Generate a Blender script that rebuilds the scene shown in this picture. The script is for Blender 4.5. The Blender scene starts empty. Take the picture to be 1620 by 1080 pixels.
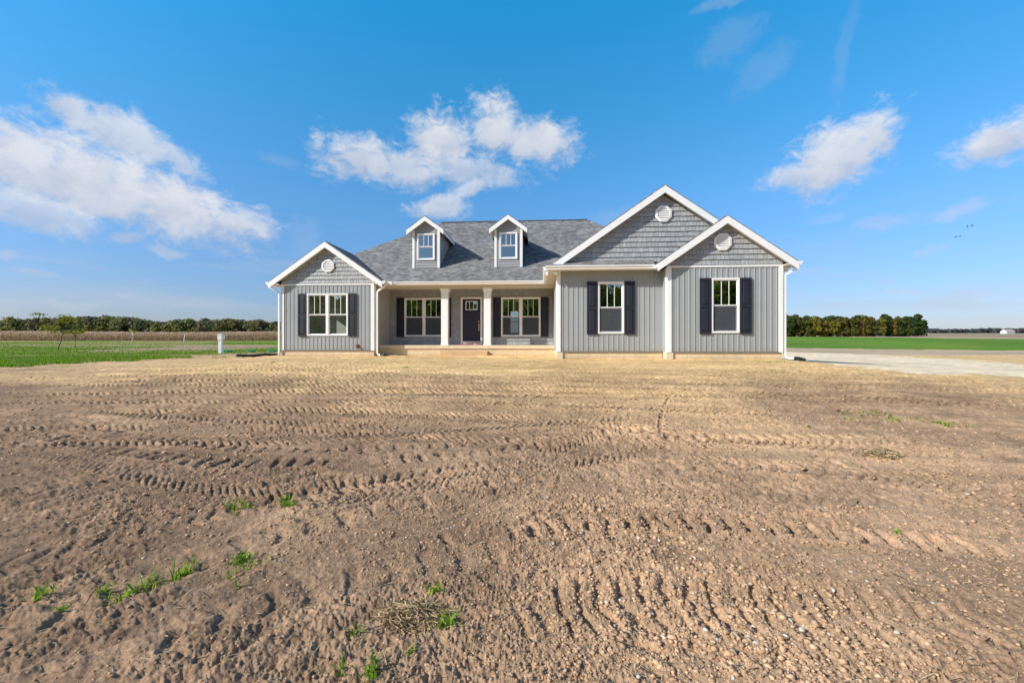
import bpy, math, random
import numpy as np
from mathutils import Vector, Matrix
random.seed(7); RNG = np.random.default_rng(11)
scn = bpy.context.scene
COL = scn.collection
PI = math.pi

# ------------------------------------------------------------------ camera
TH = math.atan(47 / 700); CS, SN = math.cos(TH), math.sin(TH)
EYE = 0.5
cd = bpy.data.cameras.new('camera'); cam = bpy.data.objects.new('camera', cd); COL.objects.link(cam)
cam.location = (0, 0, EYE); cam.rotation_euler = (PI / 2, 0, TH)
cd.sensor_width = 36; cd.lens = 700 / 1620 * 36; cd.shift_y = 5 / 1620
cd.clip_start = 0.05; cd.clip_end = 20000
scn.camera = cam
scn.view_settings.view_transform = 'Standard'; scn.view_settings.look = 'None'
scn.view_settings.exposure = 0; scn.view_settings.gamma = 1
scn.cycles.use_denoising = True
scn.cycles.sample_clamp_indirect = 2.0; scn.cycles.blur_glossy = 1.0; scn.cycles.max_bounces = 8; scn.cycles.transparent_max_bounces = 16

# ------------------------------------------------------------------ node helpers
class NT:
    def __init__(s, tree): s.t = tree; s.n = tree.nodes; s.l = tree.links
    def node(s, typ, **kw):
        n = s.n.new(typ)
        for k, v in kw.items():
            setattr(n, k, v)
        return n
    def inp(s, sock, v):
        if v is None: return
        if isinstance(v, bpy.types.NodeSocket): s.l.new(v, sock)
        else:
            if isinstance(v, (tuple, list)) and len(v) == 3 and sock.type == 'RGBA': v = (*v, 1)
            sock.default_value = v
    def math(s, op, a, b=None, c=None, clamp=False):
        n = s.node('ShaderNodeMath', operation=op, use_clamp=clamp)
        s.inp(n.inputs[0], a); s.inp(n.inputs[1], b); s.inp(n.inputs[2], c)
        return n.outputs[0]
    def vmath(s, op, a, b=None, scale=None):
        n = s.node('ShaderNodeVectorMath', operation=op)
        s.inp(n.inputs[0], a); s.inp(n.inputs[1], b)
        if scale is not None: s.inp(n.inputs['Scale'], scale)
        return n.outputs['Value'] if op in ('LENGTH', 'DOT_PRODUCT', 'DISTANCE') else n.outputs[0]
    def mix(s, f, a, b, blend='MIX'):
        n = s.node('ShaderNodeMix', data_type='RGBA', blend_type=blend)
        s.inp(n.inputs[0], f); s.inp(n.inputs[6], a); s.inp(n.inputs[7], b)
        return n.outputs[2]
    def noise(s, vec, scale, detail=3, rough=.55, dims='3D', dist=0):
        n = s.node('ShaderNodeTexNoise', noise_dimensions=dims)
        s.inp(n.inputs['Vector'], vec); n.inputs['Scale'].default_value = scale
        n.inputs['Detail'].default_value = detail; n.inputs['Roughness'].default_value = rough
        n.inputs['Distortion'].default_value = dist
        return n.outputs['Fac']
    def ramp(s, f, a, b, lo=0., hi=1., smooth=False):
        n = s.node('ShaderNodeMapRange', interpolation_type='SMOOTHSTEP' if smooth else 'LINEAR')
        s.inp(n.inputs[0], f); s.inp(n.inputs[1], a); s.inp(n.inputs[2], b); s.inp(n.inputs[3], lo); s.inp(n.inputs[4], hi)
        return n.outputs[0]
    def mapping(s, vec, loc=(0, 0, 0), rot=(0, 0, 0), scale=(1, 1, 1), typ='POINT'):
        n = s.node('ShaderNodeMapping', vector_type=typ)
        s.inp(n.inputs[0], vec); n.inputs[1].default_value = loc; n.inputs[2].default_value = rot; n.inputs[3].default_value = scale
        return n.outputs[0]
    def bump(s, h, strength=.3, dist=.02):
        n = s.node('ShaderNodeBump'); n.inputs['Strength'].default_value = strength; n.inputs['Distance'].default_value = dist
        s.inp(n.inputs['Height'], h); return n.outputs[0]
    def hsv(s, c, h=.5, sa=1., v=1.):
        n = s.node('ShaderNodeHueSaturation'); s.inp(n.inputs['Color'], c); s.inp(n.inputs['Hue'], h)
        s.inp(n.inputs['Saturation'], sa); s.inp(n.inputs['Value'], v); return n.outputs[0]

def new_mat(name):
    m = bpy.data.materials.new(name); m.use_nodes = True
    t = NT(m.node_tree); b = m.node_tree.nodes['Principled BSDF']
    return m, t, b
def uv(t): return t.node('ShaderNodeUVMap').outputs[0]
def pos(t): return t.node('ShaderNodeNewGeometry').outputs['Position']

def simple(name, col, rough=.6, var=.08, scale=6., bump=0., metallic=0., grime=0.):
    """painted / plastic surface with soft procedural mottling"""
    m, t, b = new_mat(name)
    p = pos(t)
    n = t.noise(p, scale, 4)
    f = t.ramp(n, .3, .7, 1 - var, 1 + var)
    c = t.vmath('SCALE', col, scale=f)
    if grime:
        g = t.noise(p, 1.3, 5, .65)
        c = t.mix(t.ramp(g, .5, .75, 0, grime), c, (col[0] * .55, col[1] * .5, col[2] * .42))
    t.inp(b.inputs['Base Color'], c); b.inputs['Roughness'].default_value = rough; b.inputs['Metallic'].default_value = metallic
    if bump: t.inp(b.inputs['Normal'], t.bump(t.noise(p, scale * 12, 3), bump, .01))
    return m

M = {}
M['white'] = simple('white_vinyl_trim', (.90, .90, .90), .45, .03, 3, .05)
M['soffit'] = None
def soffit_mat():
    m, t, b = new_mat('vinyl_soffit')
    u = uv(t); sx = t.node('ShaderNodeSeparateXYZ'); t.l.new(u, sx.inputs[0])
    w = t.math('FRACT', t.math('MULTIPLY', sx.outputs[0], 9.0))
    groove = t.ramp(w, 0, .1, .65, 1)
    c = t.vmath('SCALE', (.66, .62, .55), scale=groove)
    t.inp(b.inputs['Base Color'], c); b.inputs['Roughness'].default_value = .6
    return m
M['soffit'] = soffit_mat()

def siding_mat(name, col, var=.06, grain=(3, 60, 1), rough=.55):
    m, t, b = new_mat(name)
    u = uv(t)
    g = t.noise(t.mapping(u, scale=grain), 1.0, 4, .6)
    big = t.noise(pos(t), .8, 4, .6)
    f = t.math('MULTIPLY', t.ramp(g, .25, .75, 1 - var, 1 + var), t.ramp(big, .3, .7, .95, 1.05))
    at = t.node('ShaderNodeAttribute', attribute_name='tone')
    f = t.math('MULTIPLY', f, t.math('ADD', at.outputs['Fac'], 1.0))
    t.inp(b.inputs['Base Color'], t.vmath('SCALE', col, scale=f))
    zz = t.node('ShaderNodeSeparateXYZ'); t.l.new(pos(t), zz.inputs[0])
    dirt = t.ramp(t.math('ADD', zz.outputs[2], t.math('MULTIPLY', t.noise(pos(t), 3.5, 5, .7), -.55)), -.10, .28, .42, 0, True)
    t.inp(b.inputs['Base Color'], t.mix(dirt, t.vmath('SCALE', col, scale=f), (.33, .26, .18)))
    b.inputs['Roughness'].default_value = rough
    t.inp(b.inputs['Normal'], t.bump(t.math('ADD', g, t.math('MULTIPLY', t.noise(pos(t), 1.6, 2), 2.5)), .25, .004))
    return m
M['batten_siding'] = siding_mat('board_and_batten_vinyl', (.345, .368, .380), .03, (70, 1.2, 1))
M['shake_siding'] = siding_mat('shake_vinyl', (.375, .388, .398), .16, (90, 3, 1))
M['lap_siding'] = siding_mat('lap_vinyl', (.345, .348, .352), .05, (2, 60, 1))

def shingle_mat():
    m, t, b = new_mat('asphalt_shingles')
    u = uv(t)
    br = t.node('ShaderNodeTexBrick', offset=.5, squash=1.0)
    t.inp(br.inputs['Vector'], u)
    br.inputs['Color1'].default_value = (0, 0, 0, 1); br.inputs['Color2'].default_value = (1, 1, 1, 1); br.inputs['Mortar'].default_value = (.2, .2, .2, 1)
    br.inputs['Scale'].default_value = 1; br.inputs['Mortar Size'].default_value = .004; br.inputs['Bias'].default_value = 0
    br.inputs['Brick Width'].default_value = .17; br.inputs['Row Height'].default_value = .143
    br2 = t.node('ShaderNodeTexBrick', offset=.35, offset_frequency=3)
    t.inp(br2.inputs['Vector'], t.mapping(u, loc=(3.37, 0, 0)))
    br2.inputs['Color1'].default_value = (0, 0, 0, 1); br2.inputs['Color2'].default_value = (1, 1, 1, 1); br2.inputs['Mortar'].default_value = (.5, .5, .5, 1)
    br2.inputs['Scale'].default_value = 1; br2.inputs['Mortar Size'].default_value = 0
    br2.inputs['Brick Width'].default_value = .33; br2.inputs['Row Height'].default_value = .143
    sx = t.node('ShaderNodeSeparateXYZ'); t.l.new(u, sx.inputs[0])
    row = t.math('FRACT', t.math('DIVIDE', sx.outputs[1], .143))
    gr = t.noise(u, 160, 2, .7)
    big = t.noise(u, .55, 4, .6)
    f = t.math('ADD', t.math('MULTIPLY', br.outputs['Color'], .62), t.math('MULTIPLY', br2.outputs['Color'], .38))
    c = t.mix(t.ramp(f, .1, .9, 0, 1), (.102, .099, .097), (.300, .295, .288))
    c = t.mix(t.ramp(gr, .35, .7, 0, .22), c, (.30, .30, .31))
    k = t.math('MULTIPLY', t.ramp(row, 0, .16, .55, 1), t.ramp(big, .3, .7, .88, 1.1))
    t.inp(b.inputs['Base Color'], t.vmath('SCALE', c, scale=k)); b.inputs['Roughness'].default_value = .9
    hgt = t.math('ADD', t.math('MULTIPLY', row, -.8), t.math('MULTIPLY', f, .5))
    t.inp(b.inputs['Normal'], t.bump(hgt, .5, .012))
    return m
M['shingle'] = shingle_mat()

def foundation_mat():
    m, t, b = new_mat('painted_block_foundation')
    u = uv(t)
    br = t.node('ShaderNodeTexBrick', offset=.5)
    t.inp(br.inputs['Vector'], u)
    br.inputs['Color1'].default_value = (.74, .61, .41, 1); br.inputs['Color2'].default_value = (.79, .66, .46, 1); br.inputs['Mortar'].default_value = (.60, .49, .33, 1)
    br.inputs['Scale'].default_value = 1; br.inputs['Mortar Size'].default_value = .010
    br.inputs['Brick Width'].default_value = .4; br.inputs['Row Height'].default_value = .2
    p = pos(t)
    n = t.noise(p, 5, 5, .65)
    sp = t.node('ShaderNodeSeparateXYZ'); t.l.new(p, sp.inputs[0])
    splash = t.ramp(t.math('ADD', sp.outputs[2], t.math('MULTIPLY', n, -.14)), -.10, .10, .6, 0, True)
    c = t.mix(t.ramp(n, .4, .75, 0, .3), br.outputs['Color'], (.40, .31, .19))
    c = t.mix(splash, c, (.40, .28, .16))
    t.inp(b.inputs['Base Color'], c); b.inputs['Roughness'].default_value = .9
    t.inp(b.inputs['Normal'], t.bump(t.noise(p, 60, 3), .3, .004))
    return m
M['foundation'] = foundation_mat()
M['concrete'] = simple('porch_concrete', (.72, .61, .45), .85, .08, 4, .2, 0, .15)
M['shutter'] = simple('navy_black_shutter', (.013, .016, .030), .6, .10, 8)
M['door'] = simple('navy_door_paint', (.028, .024, .046), .42, .08, 6)
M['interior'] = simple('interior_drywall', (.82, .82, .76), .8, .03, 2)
M['dark_interior'] = simple('unlit_room', (.38, .39, .36), .9, .1, 2)  # darker than the drywall: dimness of the rooms put into the colour
M['floor'] = simple('interior_floor', (.25, .20, .15), .6, .1, 3)
M['brass'] = simple('brushed_brass', (.72, .52, .27), .35, .05, 20, 0, 1)
M['black'] = simple('black_corrugated_plastic', (.018, .018, .020), .45, .1, 30)
M['plastic_white'] = simple('white_pvc', (.92, .92, .91), .4, .03, 8)
M['green_lid'] = simple('green_plastic_lid', (.035, .30, .11), .45, .1, 8, 0, 0, .2)
M['rust'] = simple('rusty_metal', (.17, .09, .05), .7, .25, 40)
M['red_mat'] = simple('red_doormat_fibre', (.42, .045, .045), .9, .2, 60, .3)
M['threshold'] = simple('pale_sill_wood', (.62, .50, .50), .6, .05, 20)
M['paper'] = simple('white_paper', (.82, .82, .82), .8, .02, 5)

def glass_mat(name, refl, tint, wav=.6):
    m, t, b = new_mat(name)
    out = t.n['Material Output']
    tr = t.node('ShaderNodeBsdfTransparent'); tr.inputs[0].default_value = (*tint, 1)
    gl = t.node('ShaderNodeBsdfGlossy'); gl.inputs['Roughness'].default_value = .0; gl.inputs[0].default_value = (.95, .98, 1, 1)
    t.inp(gl.inputs['Normal'], t.bump(t.noise(uv(t), wav * 3, 2), .06, .02))
    lw = t.node('ShaderNodeFresnel'); lw.inputs[0].default_value = 1.5
    f = t.math('ADD', lw.outputs[0], refl, clamp=True)
    mx = t.node('ShaderNodeMixShader'); t.inp(mx.inputs[0], f); t.l.new(tr.outputs[0], mx.inputs[1]); t.l.new(gl.outputs[0], mx.inputs[2])
    t.l.new(mx.outputs[0], out.inputs[0])
    return m
M['glass'] = glass_mat('window_glass', .42, (.84, .88, .85))
M['blue_glass'] = glass_mat('mirrored_attic_glass', .30, (.5, .6, .65))
def screen_mat():
    m, t, b = new_mat('insect_screen_mesh')
    out = t.n['Material Output']
    tr = t.node('ShaderNodeBsdfTransparent'); tr.inputs[0].default_value = (1, 1, 1, 1)
    df = t.node('ShaderNodeBsdfDiffuse'); n = t.noise(uv(t), 14, 3)
    t.inp(df.inputs[0], t.mix(n, (.105, .113, .138), (.13, .138, .165)))
    mx = t.node('ShaderNodeMixShader'); mx.inputs[0].default_value = .55
    t.l.new(tr.outputs[0], mx.inputs[1]); t.l.new(df.outputs[0], mx.inputs[2]); t.l.new(mx.outputs[0], out.inputs[0])
    return m
M['screen'] = screen_mat()

def leaf_mat(name, col, col2, trans=.25, scale=.35):
    m, t, b = new_mat(name)
    out = t.n['Material Output']
    p = t.node('ShaderNodeTexCoord').outputs['Object']
    oi = t.node('ShaderNodeObjectInfo')
    n = t.noise(t.vmath('ADD', p, t.vmath('SCALE', (37., 17., 29.), scale=oi.outputs['Random'])), scale, 4, .65)
    c = t.mix(t.ramp(n, .34, .66), col, col2)
    rn = t.ramp(t.noise(p, 5, 2), .3, .7, .6, 1.4)
    c = t.vmath('SCALE', c, scale=t.math('MULTIPLY', rn, t.ramp(oi.outputs['Random'], 0, 1, .8, 1.2)))
    d = t.node('ShaderNodeBsdfDiffuse'); t.inp(d.inputs[0], c)
    tl = t.node('ShaderNodeBsdfTranslucent'); t.inp(tl.inputs[0], c)
    mx = t.node('ShaderNodeMixShader'); mx.inputs[0].default_value = trans
    t.l.new(d.outputs[0], mx.inputs[1]); t.l.new(tl.outputs[0], mx.inputs[2]); t.l.new(mx.outputs[0], out.inputs[0])
    return m
def attr_leaf_mat(name, trans=.25, rough_scale=3.):
    """foliage / stalks coloured per leaf by a mesh colour attribute"""
    m, t, b = new_mat(name)
    out = t.n['Material Output']
    at = t.node('ShaderNodeAttribute', attribute_name='tint')
    n = t.noise(pos(t), rough_scale, 3)
    c = t.vmath('SCALE', at.outputs['Color'], scale=t.ramp(n, .3, .7, .75, 1.25))
    d = t.node('ShaderNodeBsdfDiffuse'); t.inp(d.inputs[0], c)
    tl = t.node('ShaderNodeBsdfTranslucent'); t.inp(tl.inputs[0], c)
    mx = t.node('ShaderNodeMixShader'); mx.inputs[0].default_value = trans
    t.l.new(d.outputs[0], mx.inputs[1]); t.l.new(tl.outputs[0], mx.inputs[2]); t.l.new(mx.outputs[0], out.inputs[0])
    return m
M['bark'] = simple('tree_bark', (.085, .066, .052), .9, .25, 4, .4)
M['blade'] = attr_leaf_mat('grass_blades', .35, 30)
M['corn'] = attr_leaf_mat('dry_corn', .35, 2)
M['wood_leaves'] = attr_leaf_mat('wood_foliage', .4, .25)
M['clod'] = attr_leaf_mat('soil_clod', 0, 40)
M['straw'] = attr_leaf_mat('dry_straw', .15, 20)
M['bird'] = simple('dark_feathers', (.12, .15, .19), .7, .2, 10)

# ------------------------------------------------------------------ mesh helpers
class MB:
    def __init__(s): s.v = []; s.f = []
    def poly(s, pts):
        i = len(s.v); s.v += [tuple(p) for p in pts]; s.f.append(tuple(range(i, i + len(pts)))); return s
    def box(s, a, b, mtx=None):
        x0, y0, z0 = a; x1, y1, z1 = b
        p = [(x0, y0, z0), (x1, y0, z0), (x1, y1, z0), (x0, y1, z0), (x0, y0, z1), (x1, y0, z1), (x1, y1, z1), (x0, y1, z1)]
        if mtx is not None: p = [tuple(mtx @ Vector(q)) for q in p]
        i = len(s.v); s.v += p
        s.f += [(i, i + 3, i + 2, i + 1), (i + 4, i + 5, i + 6, i + 7), (i, i + 1, i + 5, i + 4), (i + 1, i + 2, i + 6, i + 5), (i + 2, i + 3, i + 7, i + 6), (i + 3, i, i + 4, i + 7)]
        return s
    def prism(s, pts, off):
        """closed polygon pts extruded by vector off"""
        n = len(pts); i = len(s.v); off = Vector(off)
        s.v += [tuple(p) for p in pts] + [tuple(Vector(p) + off) for p in pts]
        s.f.append(tuple(range(i, i + n))); s.f.append(tuple(range(i + 2 * n - 1, i + n - 1, -1)))
        for k in range(n):
            j = (k + 1) % n; s.f.append((i + k, i + n + k, i + n + j, i + j))
        return s
    def tube(s, pts, r, n=8, cap=True):
        """round tube; r is a number or a list of radii"""
        pts = [Vector(p) for p in pts]; rr = r if isinstance(r, (list, tuple)) else [r] * len(pts)
        i0 = len(s.v); up = Vector((0, 0, 1))
        for k, p in enumerate(pts):
            d = (pts[min(k + 1, len(pts) - 1)] - pts[max(k - 1, 0)]).normalized()
            a = d.cross(up)
            if a.length < .05: a = d.cross(Vector((0, 1, 0)))
            a.normalize(); bb = a.cross(d)
            for q in range(n):
                t = 2 * PI * (q + .5) / n
                s.v.append(tuple(p + (a * math.cos(t) + bb * math.sin(t)) * rr[k]))
        for k in range(len(pts) - 1):
            for q in range(n):
                q2 = (q + 1) % n; a = i0 + k * n
                s.f.append((a + q, a + q2, a + n + q2, a + n + q))
        if cap:
            s.f.append(tuple(i0 + q for q in range(n))[::-1]); s.f.append(tuple(i0 + (len(pts) - 1) * n + q for q in range(n)))
        return s
    def lathe(s, prof, c=(0, 0, 0), n=20, axis='z'):
        i0 = len(s.v)
        for r, z in prof:
            for q in range(n):
                t = 2 * PI * q / n
                if axis == 'z': s.v.append((c[0] + r * math.cos(t), c[1] + r * math.sin(t), c[2] + z))
                else: s.v.append((c[0] + r * math.cos(t), c[1] - z, c[2] + r * math.sin(t)))
        for k in range(len(prof) - 1):
            for q in range(n):
                q2 = (q + 1) % n; a = i0 + k * n
                s.f.append((a + q, a + q2, a + n + q2, a + n + q))
        return s
    def build(s, name, mat, parent=None, loc=(0, 0, 0), smooth=False, fixn=True):
        me = bpy.data.meshes.new(name); me.from_pydata(s.v, [], s.f)
        if fixn:
            import bmesh
            bm = bmesh.new(); bm.from_mesh(me); bmesh.ops.recalc_face_normals(bm, faces=bm.faces); bm.to_mesh(me); bm.free()
        auto_uv(me)
        if smooth: me.polygons.foreach_set('use_smooth', [True] * len(me.polygons))
        me.materials.append(mat)
        o = bpy.data.objects.new(name, me); COL.objects.link(o); o.location = loc
        if parent is not None: o.parent = parent
        return o

def auto_uv(me):
    """metric planar UVs: u runs level along each face, v runs up its slope"""
    nl = len(me.loops); npoly = len(me.polygons)
    if nl == 0: return
    co = np.empty(len(me.vertices) * 3); me.vertices.foreach_get('co', co); co = co.reshape(-1, 3)
    vi = np.empty(nl, int); me.loops.foreach_get('vertex_index', vi)
    lt = np.empty(npoly, int); me.polygons.foreach_get('loop_total', lt)
    nr = np.empty(npoly * 3); me.polygons.foreach_get('normal', nr); nr = nr.reshape(-1, 3)
    h = np.stack([-nr[:, 1], nr[:, 0], np.zeros(npoly)], 1); L = np.linalg.norm(h, axis=1)
    flat = L < .05; h[flat] = (1, 0, 0); L[flat] = 1; h /= L[:, None]
    sl = np.cross(nr, h); sl[flat] = (0, 1, 0)
    pi = np.repeat(np.arange(npoly), lt)
    p = co[vi]; u = np.stack([(p * h[pi]).sum(1), (p * sl[pi]).sum(1)], 1)
    ul = me.uv_layers.new(name='UVMap'); ul.data.foreach_set('uv', u.ravel())

def tag(o, label=None, cat=None, group=None, kind=None):
    if label: o['label'] = label
    if cat: o['category'] = cat
    if group: o['group'] = group
    if kind: o['kind'] = kind
    return o
def empty(name, loc=(0, 0, 0), rz=0):
    o = bpy.data.objects.new(name, None); COL.objects.link(o); o.location = loc; o.rotation_euler = (0, 0, rz); o.empty_display_size = .2
    return o
def np_mesh(name, V, F, mat, tint=None, parent=None, smooth=False):
    """mesh from arrays: V (n,3), F (m,k); tint per vertex"""
    me = bpy.data.meshes.new(name); V = np.asarray(V, np.float32); F = np.asarray(F, np.int32); k = F.shape[1]
    me.vertices.add(len(V)); me.vertices.foreach_set('co', V.ravel())
    me.loops.add(F.size); me.loops.foreach_set('vertex_index', F.ravel())
    me.polygons.add(len(F)); me.polygons.foreach_set('loop_start', np.arange(0, F.size, k, dtype=np.int32))
    if smooth: me.polygons.foreach_set('use_smooth', np.ones(len(F), bool))
    me.update(calc_edges=True); me.validate()
    if tint is not None:
        a = me.color_attributes.new('tint', 'FLOAT_COLOR', 'POINT')
        c = np.ones((len(V), 4), np.float32); c[:, :3] = tint; a.data.foreach_set('color', c.ravel())
    me.materials.append(mat)
    o = bpy.data.objects.new(name, me); COL.objects.link(o)
    if parent is not None: o.parent = parent
    return o

# ------------------------------------------------------------------ terrain
def sstep(x):
    x = np.clip(x, 0, 1); return x * x * (3 - 2 * x)
def base_z(X, Y):
    X = np.asarray(X, float); Y = np.asarray(Y, float)
    v = -X * SN + Y * CS
    kn = [45, 70, 90, 130, 260, 600, 1500, 6000]
    pr = np.interp(v, kn, [-15, -9, -4.5, 6, 12.5, 17, 18.5, 19.2])
    pl = np.interp(v, kn, [-10.1, -6.2, -2.8, 6, 12.5, 17, 18.5, 19.2])
    s = sstep((X + 12) / 22.)
    far = .5 + (pl * (1 - s) + pr * s) * np.maximum(v, 1) / 700
    z = np.where(v > 45, far, -.15 * (1 - s) - .464 * s)
    z = z - (.54 + .314 * (1 - s)) * (1 - sstep((Y + 2) / 14.)) * (v < 45)
    dx = np.maximum(np.maximum(-11.45 - X, X - 8.0), 0)
    dy = np.maximum(np.maximum(15.3 - Y, Y - 31.2), 0)
    d = np.hypot(dx, dy)
    w = 1 - sstep((d - .3) / (4. + 5.5 * sstep((X + 13) / 8.) * 1))
    w = np.where(X > 7.9, (1 - np.minimum(d / 10.3, 1) ** .75) * sstep((X - 7.9) / .3) + w * (1 - sstep((X - 7.9) / .3)), w)
    return z * (1 - w)

def hash2(ix, iy, seed):
    h = (ix.astype(np.int64) * 374761393 + iy.astype(np.int64) * 668265263 + seed * 974711) & 0xffffffff
    h = ((h ^ (h >> 13)) * 1274126177) & 0xffffffff
    h = h ^ (h >> 16)
    return (h & 0xffffff) / float(0xffffff)
def vnoise(x, y, seed=0):
    ix = np.floor(x); iy = np.floor(y); fx = x - ix; fy = y - iy
    fx = fx * fx * fx * (fx * (fx * 6 - 15) + 10); fy = fy * fy * fy * (fy * (fy * 6 - 15) + 10)
    a = hash2(ix, iy, seed); b = hash2(ix + 1, iy, seed); c = hash2(ix, iy + 1, seed); d = hash2(ix + 1, iy + 1, seed)
    return (a + (b - a) * fx) * (1 - fy) + (c + (d - c) * fx) * fy
def fbm(x, y, octv=4, seed=0, gain=.5):
    s = 0; a = 1; n = 0
    for k in range(octv):
        ca, sa = math.cos(.6 * k + .3), math.sin(.6 * k + .3)
        s = s + a * vnoise((x * ca - y * sa) * 2 ** k + 13.7 * k, (x * sa + y * ca) * 2 ** k - 7.1 * k, seed + k); n += a; a *= gain
    return s / n

# wheel tracks over the bare yard: centre line, half width, lug spacing, slant, depth
TRACKS = [
    ([(-6.21, 6.04), (-4.38, 6.45), (-2.2, 6.39), (.38, 6.18), (1.91, 5.65), (4.5, 5.1)], .24, .11, 1.0, .022),
    ([(-6.5, 5.2), (-3.97, 4.33), (-2.56, 4.26), (-1.05, 4.62), (.32, 5.24), (1.73, 5.58), (4.4, 5.9)], .14, .185, -.2, .030),
    ([(-6.5, 5.6), (-3.9, 4.75), (-2.56, 4.66), (-1.05, 5.0), (.32, 5.6), (1.73, 5.95)], .10, .185, .3, .026),
    ([(-5.5, 4.4), (-3.72, 3.73), (-2.35, 3.45), (-1.53, 3.52), (-.6, 4.32), (.32, 5.24), (1.4, 6.6)], .20, .085, 1.3, .018),
    ([(-2.6, 3.9), (-1.7, 3.85), (-.8, 4.0), (.1, 4.35), (1.3, 4.9)], .17, .09, -.9, .024),
    ([(-.9, 2.75), (-.41, 2.98), (.2, 3.25), (.94, 3.31), (1.56, 3.3), (3.2, 3.0)], .13, .145, .25, .040),
    ([(-.4, 2.2), (.08, 2.3), (.64, 2.37), (1.12, 2.36), (1.68, 2.32), (2.6, 2.42)], .24, .115, -.30, .019),
    ([(-3.2, 1.3), (-2.57, 1.93), (-2.28, 2.29), (-1.87, 2.88), (-1.08, 3.43), (.02, 4.12), (1.6, 4.6), (3.6, 4.7)], .16, .21, .3, .016),
    ([(-4.0, 1.9), (-2.98, 2.65), (-2.27, 3.35), (-1.3, 4.0), (-.2, 4.6)], .14, .13, -.5, .020),
    ([(-9., 7.2), (-4.96, 7.65), (-1.78, 7.85), (1.58, 7.87), (5.2, 7.3)], .24, .12, 1.0, .022),
    ([(-9., 6.6), (-5.2, 7.0), (-1.78, 7.15), (1.58, 7.0), (5.2, 6.5)], .20, .11, -1.0, .020),
    ([(-2.3, 1.3), (-1.71, 2.04), (-1.18, 2.38), (-.6, 2.67), (.01, 2.93), (.9, 3.2)], .16, .21, .4, .014),
    ([(-9.5, 8.9), (-5., 8.9), (0, 8.75), (4, 8.4), (8, 7.6)], .26, .13, -1.0, .020),
    ([(-10.5, 10.6), (-5., 10.2), (0, 9.9), (5, 9.6), (10, 9.2)], .26, .14, 1.0, .018),
    ([(-9., 12.3), (-3., 11.6), (3, 11.3), (9, 10.6)], .28, .15, -1.0, .016),
    ([(-11., 8.1), (-5., 8.25), (0, 8.3), (5, 8.0), (10, 7.4)], .22, .10, 1.0, .018),
    ([(-11., 9.7), (-5., 9.5), (0, 9.3), (6, 9.0), (10, 8.7)], .24, .11, -1.0, .018),
    ([(-10., 11.3), (-4., 10.9), (3, 10.5), (10, 10.0)], .24, .12, 1.0, .018),
    ([(-8., 13.1), (-2., 12.7), (4, 12.2), (10, 11.6)], .26, .13, -1.0, .017),
    ([(-7., 6.3), (-4.4, 5.9), (-2.2, 5.75), (.4, 5.5), (2.2, 5.3), (5, 5.6)], .20, .10, -1.0, .018),
    ([(-.3, 1.1), (.35, 1.75), (.75, 2.25), (.9, 3.0), (.8, 4.2)], .16, .12, .4, .014),
    ([(-8, 4.9), (-5.2, 5.5), (-3.0, 5.35), (-.6, 5.2), (1.6, 4.75), (4.2, 4.2)], .20, .10, 1.0, .020),
    ([(-8, 4.3), (-5.2, 4.9), (-3.0, 4.95), (-.6, 5.75), (1.6, 6.5)], .20, .10, -1.0, .020),
    ([(1.45, 5.5), (1.59, 6.07), (1.84, 6.95), (2.31, 8.09), (2.6, 8.56)], .035, .05, .2, .030),
    ([(.4, 3.9), (1.2, 4.0), (2.4, 3.9), (3.8, 3.6)], .16, .13, .6, .012),
]
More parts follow.
